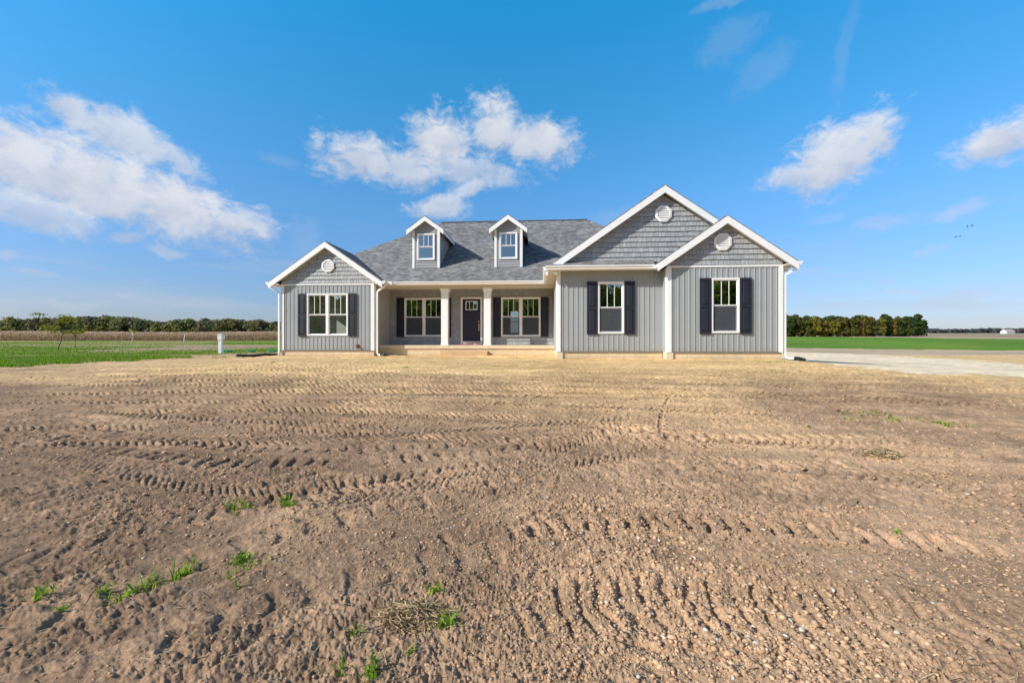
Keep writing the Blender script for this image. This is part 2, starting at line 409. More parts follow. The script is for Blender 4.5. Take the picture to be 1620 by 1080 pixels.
def track_height(X, Y):
    H = np.zeros_like(X); SM = np.zeros_like(X)
    for ti, (pl, hw, sp, sl, dep) in enumerate(TRACKS):
        dep = dep * (1 + .6 * float(sstep((np.mean([q[1] for q in pl]) - 4.6) / 2.5)))   # soil nearer the house was softer
        # smooth the centre line
        p = np.array(pl, float)
        for _ in range(3):
            q = np.empty((2 * len(p), 2)); q[0] = p[0]; q[-1] = p[-1]
            q[1:-1:2] = .75 * p[:-1] + .25 * p[1:]; q[2:-1:2] = .25 * p[:-1] + .75 * p[1:]; p = q
        lo = p.min(0) - hw * 1.6; hi = p.max(0) + hw * 1.6
        idx = np.nonzero((X > lo[0]) & (X < hi[0]) & (Y > lo[1]) & (Y < hi[1]))[0]
        if len(idx) == 0: continue
        x = X[idx]; y = Y[idx]
        bd = np.full(len(idx), 9.); bs = np.zeros(len(idx)); bc = np.zeros(len(idx)); s0 = 0
        for a, b in zip(p[:-1], p[1:]):
            e = b - a; L = math.hypot(*e)
            if L < 1e-6: continue
            t = np.clip(((x - a[0]) * e[0] + (y - a[1]) * e[1]) / L ** 2, 0, 1)
            dx = x - a[0] - t * e[0]; dy = y - a[1] - t * e[1]; d = np.hypot(dx, dy)
            m = d < bd
            bd[m] = d[m]; bs[m] = s0 + t[m] * L; bc[m] = ((e[0] * dy - e[1] * dx) / L)[m]; s0 += L
        c = bc / hw
        wob = fbm(x * 7, y * 7, 4, 70 + ti) - .5
        ph = bs / sp + sl * np.abs(c) * hw / sp * .8 + wob * .6 + np.where((c > 0) & (abs(sl) > .55), .5, 0)
        fr = ph - np.floor(ph); lid = np.floor(ph).astype(np.int64); lugk = .6 + .7 * hash2(lid, (c > 0).astype(np.int64), 500 + ti)
        lug = sstep(fr / .16) * (1 - sstep((fr - .30) / .22))         # pressed bar, steep on one side
        env = 1 - sstep((np.abs(c) - .75) / .3)
        live = sstep((fbm(x * .7 + ti * 5, y * .7, 3, 90 + ti) - .24) / .12)
        live = live * sstep(np.minimum(bs, s0 - bs) / .6) * (.5 + .5 * sstep((fbm(x * 2.6, y * 2.2, 3, 130 + ti) - .35) / .2))
        berm = np.exp(-((np.abs(c) - 1.08) / .16) ** 2)
        H[idx] += live * (dep * .95 * env * (-.22 - .85 * lug * lugk + .25 * (1 - lug)) + dep * .5 * berm * (.5 + wob))
        SM[idx] = np.maximum(SM[idx], live * env)
    return H, SM

def in_poly(X, Y, poly):
    r = np.zeros(X.shape, bool); n = len(poly)
    for i in range(n):
        x0, y0 = poly[i]; x1, y1 = poly[(i + 1) % n]
        c = ((y0 > Y) != (y1 > Y))
        with np.errstate(divide='ignore', invalid='ignore'):
            xi = x0 + (Y - y0) / (y1 - y0 if y1 != y0 else 1e-9) * (x1 - x0)
        r ^= c & (X < xi)
    return r
GRAVEL = [(24, 72), (33, 62), (33, 55.5), (32, 47), (29, 38.5), (26.9, 31.2), (23, 22.7), (26, 19.5), (60, 14), (60, 4), (30, 7), (16, 11), (12.15, 12.0), (10.75, 11.63), (9.71, 11.9), (9.6, 13.0), (9.3, 14.8), (9.2, 24), (12, 34), (21, 39), (22, 55)]
DIRTL = [(-44.6, 38.5), (-58, 54.7), (-78, 93), (-60.3, 98.9), (-41.8, 68.6), (-32.8, 39.3), (-29.7, 28.4), (-36, 30)]
def zones(X, Y):
    """masks 0..1: lawn, wheat field, gravel, stubble"""
    v = -X * SN + Y * CS
    j = (fbm(X * .35, Y * .35, 4, 31) - .5)
    jf = (fbm(X * 1.6, Y * 1.6, 3, 35) - .5)
    bx = np.interp(Y, [-60, 5, 9, 11.2, 13.2, 15.8, 20.5, 25.5, 39.8, 60, 75], [-24, -13.6, -13.8, -14.1, -15.3, -16.3, -18.4, -20.1, -24.3, -20, 60])
    dl = (bx - X) / np.maximum(1., v * .05)
    lawn = sstep((dl + j * 5. + jf * 2.5) / 1.2)
    lawn = np.where((v > 0) | (X < -20), lawn, lawn)
    # wheat field to the right rear
    a = np.array([48., 91.4]); b = np.array([71.8, 71.0]); n = np.array([-(b - a)[1], (b - a)[0]]); n /= np.hypot(*n)
    d1 = (X - a[0]) * n[0] + (Y - a[1]) * n[1]
    c = np.array([162.7, 309.6]); e = np.array([206.6, 204.3]); m = np.array([-(e - c)[1], (e - c)[0]]); m /= np.hypot(*m)
    d2 = (X - c[0]) * m[0] + (Y - c[1]) * m[1]
    wheat = sstep((d1 + j * 9 + jf * 4) / 2.5) * sstep((-d2 + j * 10 + jf * 6) / 4.) * (X > -5)
    g = in_poly(X + jf * 2.2 + j * 2.2, Y + jf * 1.6 - j * 1.6, GRAVEL).astype(float)
    far = sstep((d2 + j * 6) / 3.) * (v > 100) * (X > -5)
    stub = ((X > 5) & (v > 40)).astype(float) * sstep((-d1 + j * 5) / 2.) * (1 - g)
    stub2 = in_poly(X + j * 7, Y + j * 7, DIRTL).astype(float)
    return lawn, wheat, g, stub, stub2, far, d2

SIGMA = None
def relief(X, Y):
    """clods, ruts and wheel marks on the bare soil (metres)"""
    r = np.hypot(X, Y)
    h = .055 * (fbm(X * .45, Y * .45, 3, 1) - .5)
    wx = X + .5 * (fbm(X * .7, Y * .7, 3, 4) - .5); wy = Y + .5 * (fbm(X * .7 + 9, Y * .7, 3, 5) - .5)
    # scrape marks drawn along the direction of grading
    left = 1 - sstep((X + 1.2) / 2.4)
    nearm = 1 - sstep((Y - 3) / 3.)
    ca, sa = math.cos(.72), math.sin(.72)
    diag = fbm((wx * ca + wy * sa) * 1.1, (-wx * sa + wy * ca) * 9, 3, 8) - .5
    lev = .6 * fbm(wx * .7, wy * 6, 3, 9) + .6 * fbm(wx * .28, wy * 9, 4, 10) - .6
    h += .040 * (diag * left * nearm + lev * (1 - left * nearm) * 1.15)
    # furrow lips left by the blade: saw profile, steep on the lee side
    fc = (-wx * sa + wy * ca) * 4.6 + 1.6 * fbm(wx * .9, wy * .9, 3, 17)
    fr = fc - np.floor(fc); saw = fr * (1 - sstep((fr - .80) / .2))
    h += .042 * (saw - .4) * left * nearm * sstep((fbm(X * 1.3, Y * 1.3, 3, 18) - .42) / .12)
    fc = wy * 4.2 + .25 * wx + 1.3 * fbm(wx * .5, wy * .8, 3, 19)
    fr = fc - np.floor(fc); saw = fr * (1 - sstep((fr - .82) / .18))
    h += .038 * (saw - .4) * (1 - left * nearm) * sstep((fbm(X * .7, Y * 1.1, 3, 20) - .50) / .1)
    rough = .18 + 1.1 * sstep((fbm(X * .9, Y * 1.3, 4, 15) - .42) / .16)
    rid = 1 - np.abs(2 * fbm(wx * 3.2, wy * 4.2, 3, 12) - 1)
    h += .012 * (rid - .6) * rough
    h += .020 * (fbm(X * 10, Y * 12, 4, 21, .6) - .5) * rough
    cl = np.abs(2 * vnoise(X * 23, Y * 23, 25) - 1); h += .009 * (.5 - cl) * rough * fbm(X * 2.5, Y * 2.5, 2, 33) * 1.8
    cl = np.abs(2 * vnoise(X * 47, Y * 47, 27) - 1); h += .009 * (.5 - cl) * (r < 9) * rough
    cl = np.abs(2 * vnoise(X * 95, Y * 95, 28) - 1); h += .005 * (.5 - cl) * (r < 5) * (.3 + rough)
    t, sm = track_height(X, Y)
    h = h * (1 - .40 * sm) + t
    h += .014 * (fbm(X * 26, Y * 30, 3, 37, .65) - .5) * (r < 14)
    # faint turning arc scratched by a wheel
    return h

def full_z(X, Y):
    X = np.atleast_1d(np.asarray(X, float)); Y = np.atleast_1d(np.asarray(Y, float))
    lawn, wheat, g, stub, stub2, far, d2 = zones(X, Y)
    r = np.hypot(X, Y)
    dx = np.maximum(np.maximum(-11.45 - X, X - 8.0), 0); dy = np.maximum(np.maximum(15.3 - Y, Y - 31.2), 0); dh = np.hypot(dx, dy)
    k = (1 - .75 * lawn) * (1 - .85 * g) * (1 - sstep((r - 24) / 22.)) * (.50 + .50 * sstep((dh - .6) / 6))
    k = k * (1 - wheat)
    h = relief(X, Y) * k
    # small rise of loose fill against the foundation
    fill = np.exp(-(dh / .45) ** 2) * .11 * (fbm(X * 1.7, Y * 1.7, 4, 91) - .42)
    return base_z(X, Y) + h + fill

def build_ground():
    ang = np.concatenate([np.arange(-52, 52.001, .11), np.arange(54, 308, 3.)])
    nd = len(ang)
    rr = [.15, .3, .5, .7, .9]; r = 1.05
    while r < 6000:
        rr.append(r)
        r *= 1.0042 if r < 13 else (1.009 if r < 45 else (1.02 if r < 300 else 1.06))
    rr = np.array(rr)
    a = np.radians(ang) - TH
    X = (rr[:, None] * np.sin(a)[None]).ravel(); Y = (rr[:, None] * np.cos(a)[None]).ravel()
    Z = full_z(X, Y)
    V = np.stack([X, Y, Z], 1)
    nr = len(rr)
    i = np.arange(nr - 1)[:, None] * nd; jx = np.arange(nd)[None]; j2 = (jx + 1) % nd
    F = np.stack([(i + jx), (i + j2), (i + nd + j2), (i + nd + jx)], -1).reshape(-1, 4)[:, ::-1]
    V = np.vstack([V, [[0, 0, float(Z[:nd].mean())]]])
    # ---- colour of the soil, lawn, wheat, gravel and far fields
    lawn, wheat, g, stub, stub2, far, d2 = zones(X, Y)
    v = -X * SN + Y * CS; rad = np.hypot(X, Y)
    def C(*c): return np.array(c)[None]
    n1 = fbm(X * .5, Y * .5, 4, 41)[:, None]; n2 = fbm(X * 4, Y * 4, 4, 44)[:, None]; n3 = fbm(X * 20, Y * 20, 3, 47)[:, None]
    soil_d = C(.275, .174, .108); soil_m = C(.51, .326, .196); soil_t = C(.73, .485, .225)
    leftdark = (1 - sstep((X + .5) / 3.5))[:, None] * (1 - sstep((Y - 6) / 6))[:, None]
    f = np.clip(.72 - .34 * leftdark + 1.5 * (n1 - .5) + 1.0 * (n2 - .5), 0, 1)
    soil = soil_d * (1 - f) + soil_m * f
    wt = (sstep((Y - 4.5 + 6 * (n1[:, 0] - .5)) / 9.) * (.45 + .55 * sstep((X + 15) / 7.)))[:, None]
    soil = soil * (1 - wt) + (soil_t * (.74 + .52 * n2) * (.80 + .4 * fbm(X * .25, Y * 1.1, 4, 83)[:, None])) * wt
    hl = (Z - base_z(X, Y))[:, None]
    soil = soil * (1 + np.clip(hl * 6, -.34, .22))                      # shade painted into the grooves, light onto the crests
    soil = soil * (.78 + .44 * n3) * (.78 + .44 * fbm(X * .35 + .6 * Y * (X < 0), Y * 3.2, 4, 85)[:, None])
    streak = fbm(X * .05, Y * .22, 4, 51)[:, None]
    gl = C(.165, .32, .018); gd = C(.11, .20, .018); ol = C(.36, .28, .12)
    fl = np.clip((streak - .40) * 6.0, 0, 1) * .7 + np.clip((n2 - .5) * 1.6, 0, .4)
    lw = (gl * (1 - n1) + gd * n1) * (1 - fl) + ol * fl
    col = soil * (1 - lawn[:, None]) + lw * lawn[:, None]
    edge = (np.exp(-((v - 126) / 4.) ** 2) * (X < 0))[:, None]
    st = C(.60, .42, .28) * (.8 + .4 * n1)
    s2 = np.clip(stub2 * .9 + lawn * .75 * np.exp(-((v - 92 + 6 * (n1[:, 0] - .5)) / 5.) ** 2) * (X < -20), 0, 1)[:, None]
    col = col * (1 - s2) + C(.44, .29, .19) * (.75 + .5 * n2) * s2
    s1 = np.clip(stub, 0, 1)[:, None]
    stg = np.clip((fbm(X * .12, Y * .3, 3, 58)[:, None] - .52) * 5, 0, 1) * .5
    st = st * (1 - stg) + C(.17, .18, .05) * stg
    col = col * (1 - s1) + st * s1
    w1 = wheat[:, None]
    wc = (C(.115, .230, .014) + C(.06, .015, .01) * np.clip((fbm(X * .12, Y * .12, 4, 62)[:, None] - .5) * 4, 0, 1)) * (.72 + .56 * fbm(X * .05, Y * .018, 5, 61)[:, None])
    col = col * (1 - w1) + wc * w1
    f1 = far[:, None]
    band = np.clip((d2 - 35) / 30., 0, 1)[:, None]; band2 = np.clip((d2 - 220) / 40, 0, 1)[:, None]
    fc = C(.50, .39, .27) * (1 - band) + C(.40, .24, .15) * band
    fc = fc * (1 - band2) + C(.36, .29, .18) * band2
    col = col * (1 - f1) + fc * f1
    gg = g[:, None]
    rut = fbm(X * .5 + Y * .2, Y * 1.2 - X * .5, 3, 66)[:, None]
    gc = C(.90, .715, .48) * (.66 + .68 * n2) * (.76 + .48 * rut)
    col = col * (1 - gg) + gc * gg
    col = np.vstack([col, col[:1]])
    m, t, b = new_mat('ground_surface')
    at = t.node('ShaderNodeAttribute', attribute_name='tint')
    p = pos(t)
    na = t.noise(p, 55, 5, .7); nb = t.noise(p, 9, 4, .6)
    k = t.math('MULTIPLY', t.ramp(na, .30, .70, .62, 1.38), t.ramp(nb, .3, .7, .88, 1.12))
    c = t.vmath('SCALE', at.outputs['Color'], scale=k)
    vo = t.node('ShaderNodeTexVoronoi'); t.inp(vo.inputs['Vector'], p); vo.inputs['Scale'].default_value = 60
    peb = t.ramp(vo.outputs['Distance'], .12, .2, 1, 0)
    pk = t.math('MULTIPLY', peb, t.ramp(t.noise(p, 14, 2), .52, .62, 0, .35))
    c = t.mix(pk, c, (.50, .41, .31))
    t.inp(b.inputs['Base Color'], c); b.inputs['Roughness'].default_value = .95
    b.inputs['Specular IOR Level'].default_value = .15
    t.inp(b.inputs['Normal'], t.bump(t.math('ADD', na, t.math('MULTIPLY', peb, .3)), .55, .012))
    Fc = np.array([[nr * nd, (q + 1) % nd, q] for q in range(nd)])
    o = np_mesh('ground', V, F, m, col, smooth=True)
    tag(o, kind='structure')
    # centre cap under the tripod
    return o
build_ground()
def gz(x, y): return float(full_z([x], [y])[0])

# ------------------------------------------------------------------ house
E_ = 3.24; P = .69
house = empty('house', (-1.7, 18, 0))
tag(house, 'single storey grey sided house with white trim, dark shutters, porch and two dormers', 'house')
HL = Vector(house.location)
def part(mb, name, mat, parent=None, **k):
    """built in world coordinates, then hung on the house (or on one of its parts)"""
    off = HL if parent is None else HL + Vector(parent.location) if parent is not house else HL
    mb.v = [(x - off.x, y - off.y, z - off.z) for x, y, z in mb.v]
    return mb.build(name, M[mat] if isinstance(mat, str) else mat, parent or house, **k)

WIN = {}   # openings per wall
def wall_rects(x0, x1, z0, z1, ops):
    """rectangle minus openings (ops: x0,x1,z0,z1), as a list of rectangles"""
    xs = sorted({x0, x1, *[o[0] for o in ops], *[o[1] for o in ops]}); out = []
    for a, b in zip(xs[:-1], xs[1:]):
        mid = (a + b) / 2; zs = sorted([(o[2], o[3]) for o in ops if o[0] <= mid <= o[1]]); z = z0
        for p, q in zs:
            if p > z: out.append((a, b, z, p))
            z = q
        if z < z1: out.append((a, b, z, z1))
    return out
def front_wall(mb, x0, x1, z0, z1, y, th, ops):
    for a, b, c, d in wall_rects(x0, x1, z0, z1, ops): mb.box((a, y, c), (b, y + th, d))
def battens(mb, x0, x1, z0, z1, y, ops, sp=.178, w=.032, pr=.015, first=.09):
    x = x0 + first
    while x < x1 - .04:
        segs = [(z0, z1)]
        for o in ops:
            if o[0] - w < x < o[1] + w:
                ns = []
                for a, b in segs:
                    if o[2] > a: ns.append((a, min(b, o[2])))
                    if o[3] < b: ns.append((max(a, o[3]), b))
                segs = ns
        for a, b in segs:
            if b - a > .02: mb.prism([(x - w / 2 - .007, y, a), (x - w / 2, y - pr, a), (x + w / 2, y - pr, a), (x + w / 2 + .007, y, a)], (0, 0, b - a))
        x += sp
def side_wall(mb, x, xth, y0, y1, z0, z1): mb.box((min(x, x + xth), y0, z0), (max(x, x + xth), y1, z1))

YL, YS, YP, Y1, Y2, YB = 18.8, 19.36, 20.85, 15.9, 15.3, 31.2
XL, XLR, X1, X2, XR = -11.45, -7.27, .55, 4.24, 8.0
ZS, ZC = .26, 3.12         # bottom of siding, soffit
ZB = 2.73; ZA = .89        # window head / sill (outer frame)
op_left = (-10.29, -8.43, ZA, ZB)
op_r1 = (1.985, 2.905, ZA, ZB)
op_r2 = (5.685, 6.60, ZA, ZB)
op_pl = (-6.56, -4.68, ZA, ZB)
op_pr = (-1.91, -.06, ZA, ZB)
op_dr = (-3.84, -2.81, .50, 2.75)
TH_ = .16
def inset(o, d=.05): return (o[0] + d, o[1] - d, o[2] + d, o[3] - d)
def shut(o, w=.36): return [(o[0] - w - .02, o[0] - .02, o[2] - .03, o[3] + .0), (o[1] + .02, o[1] + w + .02, o[2] - .03, o[3] + .0)]

# foundation
f = MB()
f.box((XL + .02, YL + .02, -.8), (XLR - .02, YP, ZS)); f.box((X1 + .02, Y1 + .02, -.8), (X2 - .0, YP, ZS)); f.box((X2 + .02, Y2 + .02, -.8), (XR - .02, YP, ZS))
f.box((XL + .02, YP, -.8), (XR - .02, YB - .02, ZS)); f.box((XLR - .02, YS + .06, -.8), (X1 + .02, YP, .33))
part(f, 'foundation', 'foundation')
pm_ = simple('fresh_parging', (.70, .60, .42), .9, .06, 8, .2)
part(MB().box((X2 - .03, Y2 - .03, -.8), (X2 + .19, Y2 + .02, ZS - .035)), 'foundation_pier', pm_)
part(MB().box((X1 - .005, Y1 - .03, -.8), (X1 + .20, Y1 + .02, ZS - .035)), 'foundation_pier', pm_)
# porch slab + step
s = MB(); s.box((XLR, YS, .33), (X1, YP, .478)); slab = part(s, 'porch_floor', 'concrete')
s = MB(); s.box((-4.42, YS - .30, -.4), (-2.36, YS + .06, .22)); part(s, 'porch_step', simple('cast_step_concrete', (.60, .42, .24), .9, .1, 5, .2))
# walls with board and batten siding
def bb_wall(x0, x1, y, op, zt=ZC):
    w = MB(); front_wall(w, x0, x1, ZS, zt, y, TH_, [inset(op)])
    battens(w, x0 + .10, x1 - .08, ZS + .01, zt - .01, y, [op] + shut(op))
    part(w, 'wall', 'batten_siding')
bb_wall(XL, XLR, YL, op_left); bb_wall(X1, X2, Y1, op_r1); bb_wall(X2, XR, Y2, op_r2)
sw_ = siding_mat('side_wall_vinyl', (.42, .41, .39), .03)
w = MB(); w.box((XL, YL + TH_, ZS), (XL + TH_, 19.35, ZC)); w.box((XL, 20.65, ZS), (XL + TH_, YB, ZC)); w.box((XL, 19.35, ZS), (XL + TH_, 20.65, .95)); w.box((XL, 19.35, 2.7), (XL + TH_, 20.65, ZC)); part(w, 'wall', sw_)
w = MB(); w.box((XL - .03, 19.35, .95), (XL + .05, 19.41, 2.7)); w.box((XL - .03, 20.59, .95), (XL + .05, 20.65, 2.7)); w.box((XL - .03, 19.41, 2.64), (XL + .05, 20.59, 2.7)); w.box((XL - .03, 19.41, .95), (XL + .05, 20.59, 1.01)); w.box((XL - .02, 19.41, 1.80), (XL + .04, 20.59, 1.86)); part(w, 'window', 'white')
w = MB(); w.box((XLR - TH_, YL + TH_, ZS), (XLR, YP + TH_, ZC)); part(w, 'wall', sw_)
w = MB(); w.box((X1, Y1 + TH_, ZS), (X1 + TH_, YP + TH_, ZC)); part(w, 'wall', siding_mat('inner_side_wall_vinyl', (.40, .39, .37), .03))
w = MB(); w.box((X2, Y2 + TH_, ZS), (X2 + TH_, Y1, ZC)); w.box((XR - TH_, Y2 + TH_, ZS), (XR, YB, ZC)); part(w, 'wall', 'batten_siding')
# back wall with a glazed opening seen right through the living room
bo = (-2.25, -1.60, 1.30, 2.90)
w = MB(); front_wall(w, XL, XR, ZS, ZC, YB, TH_, [bo]); part(w, 'wall', 'batten_siding')
# porch back wall: shake siding on a solid wall
w = MB(); front_wall(w, XLR, X1, .48, ZC, YP, TH_, [inset(op_pl), inset(op_pr), inset(op_dr, .04)]); part(w, 'wall', 'lap_siding')

def shakes(x0, x1, z0, z1, y, rowh=.178, ops=(), clip=None, seed=0, cell=(.10, .19)):
    """courses of slanted shakes; every shake a wedge a little thicker at its butt. clip: list of (point, normal) keeping the side the normal points away from"""
    import bmesh
    rnd = random.Random(seed); bm = bmesh.new(); tl = bm.faces.layers.float.new('tone')
    nrow = int(math.ceil((z1 - z0) / rowh))
    for r in range(nrow):
        a = z0 + r * rowh; b = min(a + rowh, z1)
        x = x0 - rnd.random() * .1
        rowt = rnd.uniform(-.02, .02)
        while x < x1:
            cw = rnd.uniform(*cell); xa = max(x, x0); xb = min(x + cw, x1); x += cw
            if xb - xa < .02: continue
            if any(o[0] + .01 < (xa + xb) / 2 < o[1] - .01 and o[2] < (a + b) / 2 < o[3] for o in ops): continue
            bt = .034 + rnd.uniform(-.005, .005); dz = rnd.uniform(-.008, .003); g = .0045
            v = [bm.verts.new(q) for q in [(xa + g, y - .004, b + .002), (xb - g, y - .004, b + .002), (xb - g, y - bt, a + dz + .020), (xa + g, y - bt, a + dz + .020), (xa + g, y + .004, a + dz + .020), (xb - g, y + .004, a + dz + .020), (xb - g, y + .004, b + .01), (xa + g, y + .004, b + .01)]]
            t = rowt + rnd.uniform(-.12, .12)
            for idx in [(0, 3, 2, 1), (3, 4, 5, 2), (0, 7, 4, 3), (1, 2, 5, 6)]:
                fc = bm.faces.new([v[i] for i in idx]); fc[tl] = t
    if clip:
        for p, n in clip:
            bmesh.ops.bisect_plane(bm, geom=bm.verts[:] + bm.edges[:] + bm.faces[:], plane_co=p, plane_no=n, clear_outer=True)
    bmesh.ops.translate(bm, verts=bm.verts, vec=-HL)
    bmesh.ops.recalc_face_normals(bm, faces=bm.faces)
    for fc in bm.faces:
        if fc.normal.y > .2: fc.normal_flip()
    me = bpy.data.meshes.new('shake_siding'); bm.to_mesh(me); bm.free()
    auto_uv(me)
    me.materials.append(M['shake_siding']); o = bpy.data.objects.new('shake_siding', me); COL.objects.link(o); o.parent = house
    return o
shakes(XLR + .02, X1 - .02, .48, ZC, YP, ops=[op_pl, op_pr, op_dr], seed=3)

# gables ------------------------------------------------
def gable(xa, xb, y, z0, apex, name_seed, yback):
    xm = (xa + xb) / 2; dxh = (xb - xa) / 2; sl = P
    zt = apex - .16
    zlow = zt - sl * dxh
    g = MB(); pts = [(xa, y + .01, z0), (xb, y + .01, z0)]
    if zlow > z0: pts += [(xb, y + .01, zlow)]
    pts += [(xm, y + .01, zt)]
    if zlow > z0: pts += [(xa, y + .01, zlow)]
    g.prism(pts, (0, .1, 0)); part(g, 'gable', 'shake_siding')
    nl = Vector((-sl, 0, 1)).normalized(); nrr = Vector((sl, 0, 1)).normalized()
    shakes(xa, xb, z0, zt, y, seed=name_seed, clip=[(Vector((xm, y, zt)), nl), (Vector((xm, y, zt)), nrr)])
gL = 3.24 + P * 2.54; gB = 3.24 + P * 4.1; g2 = 3.24 + P * 2.26
ZF = 3.16
gable(XL, XLR, YL, ZF, gL - .05, 11, 0)
gable(X1 - .25, XR, Y1 + .03, 3.40, gB - .05, 12, 0)
gable(X2, XR, Y2, ZF, g2 - .05, 13, 0)

# roofs: slabs with shingle tops
def roof(polys, name='roof', parent=None, th=.05):
    r = MB()
    for pl in polys: r.prism([(x, y, z) for x, y, z in pl], (0, 0, -th))
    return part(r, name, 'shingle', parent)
YE, YRG = 19.0, 25.3
zR = E_ + P * (YRG - YE); YBE = 2 * YRG - YE
xa, xb = -5.78, 2.55
roof([[(-11.9, YE, E_), (8.375, YE, E_), (xb, YRG, zR), (xa, YRG, zR)],
      [(-11.9, YBE, E_), (-11.9, YE, E_), (xa, YRG, zR)],
      [(8.375, YE, E_), (8.375, YBE, E_), (xb, YRG, zR)],
      [(8.375, YBE, E_), (-11.9, YBE, E_), (xa, YRG, zR), (xb, YRG, zR)]])
c = MB(); c.prism([(xa, YRG - .15, zR - .085), (xa, YRG, zR + .025), (xa, YRG + .15, zR - .085)], (xb - xa, 0, 0)); part(c, 'ridge_cap', simple('ridge_shingles', (.07, .075, .085), .9, .3, 8, .3))
def gable_roof(xl, xm, xr, yf, yb, apex, sides='lr'):
    ps = []
    zl = apex - P * (xm - xl); zr = apex - P * (xr - xm)
    if 'l' in sides: ps.append([(xl, yb, zl), (xl, yf, zl), (xm, yf, apex), (xm, yb, apex)])
    if 'r' in sides: ps.append([(xr, yf, zr), (xr, yb, zr), (xm, yb, apex), (xm, yf, apex)])
    return roof(ps)
gable_roof(-11.90, -9.36, -6.82, YL - .25, 21.4, gL)
gable_roof(.175, 4.275, 8.375, Y1 - .22, 23.0, gB)
# small front gable: left slope, and right slope sharing the big gable's plane only in front of it
roof([[(3.86, 17.8, E_), (3.86, Y2 - .25, E_), (6.12, Y2 - .25, g2), (6.12, 17.8, g2)],
      [(8.375, Y2 - .25, E_), (8.375, Y1 - .221, E_), (6.12, Y1 - .221, g2), (6.12, Y2 - .25, g2)]])
# skirt roof under the big gable
roof([[(.175, Y1 - .40, E_), (3.90, Y1 - .40, E_), (3.90, Y1 + .10, E_ + .30), (.62, Y1 + .10, E_ + .30)]], 'skirt_roof')

# rake boards + rake soffits
def rakes(xl, xm, xr, yf, apex, depth, hgt=.20, parent=None, pitch=P, tip=0):
    b = MB()
    for x in (xl, xr):
        if x is None: continue
        z = apex - pitch * abs(x - xm)
        b.prism([(x, yf, z - .052), (xm, yf, apex - .052), (xm, yf, apex - .052 - hgt * 1.22), (x, yf, z - .052 - hgt * 1.22)], (0, .03, 0))
    part(b, 'rake_board', 'white', parent)
    d = MB()
    for x in (xl, xr):
        if x is None: continue
        z = apex - pitch * abs(x - xm)
        d.prism([(x, yf + .03, z - .20), (xm, yf + .03, apex - .20), (xm, yf + .03, apex - .22), (x, yf + .03, z - .22)], (0, depth, 0))
    part(d, 'soffit', 'soffit', parent)
rakes(-11.90, -9.36, -6.82, YL - .28, gL, .25)
rakes(.175, 4.275, 8.375, Y1 - .25, gB, .27)
rakes(3.86, 6.12, 8.375, Y2 - .28, g2, .25)
# frieze bands, corner boards
for a, b, y in ((XL, XLR, YL), (X2, XR, Y2)): part(MB().box((a + .0, y - .032, 3.10), (b - .0, y - .001, ZF + .0)), 'frieze_board', 'white')
t = MB(); t.box((X1 + .14, Y1 - .012, ZC - .05), (X2, Y1 - .001, ZC)); part(t, 'frieze_board', 'lap_siding')
for (x0, x1, y, xs) in ((XL, XL + .12, YL, XL), (XLR - .12, XLR, YL, XLR), (X2, X2 + .13, Y2, X2), (XR - .12, XR, Y2, XR), (X1, X1 + .12, Y1, X1)):
    t = MB(); t.box((x0 - .004, y - .036, ZS - .02), (x1 + .004, y - .002, 3.10 if y != Y1 else ZC))
    s = -1 if xs == x0 else 1
    t.box((min(xs, xs + s * .034), y - .002, ZS - .02), (max(xs, xs + s * .034), y + .11, 3.10))
    part(t, 'corner_board', 'white')
fm_ = simple('base_flashing_metal', (.20, .20, .20), .5, .05)
for a, b, y in ((XL, XLR, YL), (X1, X2, Y1), (X2, XR, Y2)): part(MB().box((a + .0, y - .026, ZS - .03), (b, y - .001, ZS + .012)), 'base_flashing', fm_)

# level soffits and ceilings
s = MB(); s.box((XLR, YE + .03, ZC), (X1, YP, ZC + .03)); part(s, 'porch_ceiling', 'soffit')
s = MB(); s.box((XLR, YE + .36, ZC - .11), (X1, YE + .62, ZC - .002)); part(s, 'porch_beam', 'soffit')
s = MB(); s.box((.20, Y1 - .38, ZC), (3.95, Y1, ZC + .03)); s.box((.20, Y1, ZC + .001), (X1, YP, ZC + .031)); part(s, 'soffit', 'soffit')
s = MB(); s.box((-11.88, YL - .26, ZC), (XL, YBE, ZC + .03)); s.box((XLR, YL - .26, ZC + .002), (-6.84, YE + .02, ZC + .03)); part(s, 'soffit', 'soffit')
s = MB(); s.box((XR, Y2 - .26, ZC), (8.35, YBE, ZC + .03)); s.box((XL, YB + TH_, ZC), (XR, YBE, ZC + .03)); part(s, 'soffit', 'soffit')
# fascia + gutters (K profile)
def gutter(p0, p1, out):
    """p0,p1 along the eave, out = unit vector away from house"""
    o = Vector(out); p0 = Vector(p0); p1 = Vector(p1); up = Vector((0, 0, 1))
    prof = [(.0, .0), (.125, .0), (.125, -.035), (.085, -.075), (.075, -.125), (.0, -.125)]
    g = MB(); g.prism([p0 + o * a + up * b for a, b in prof], p1 - p0)
    return part(g, 'gutter', 'white')
gz_ = E_ - .01
fz = MB()
fz.box((-6.80, YE + .0, ZC - .03), (.17, YE + .03, E_ - .06)); fz.box((.20, Y1 - .40, ZC - .03), (3.90, Y1 - .37, E_ - .06))
fz.box((.17, Y1 - .37, ZC - .03), (.20, YE, E_ - .06)); fz.box((-11.90, YL - .25, ZC - .03), (-11.87, YBE, E_ - .055)); fz.box((8.345, Y2 - .25, ZC - .03), (8.375, YBE, E_ - .055))
fz.box((-6.85, YL - .25, ZC - .03), (-6.82, YE + .0, E_ - .055))
fz.box((3.86, Y2 - .25, ZC - .03), (3.89, Y1 - .37, E_ - .055))
part(fz, 'fascia', 'white')
gutter((-6.80, YE - .002, gz_), (.13, YE - .002, gz_), (0, -1, 0))
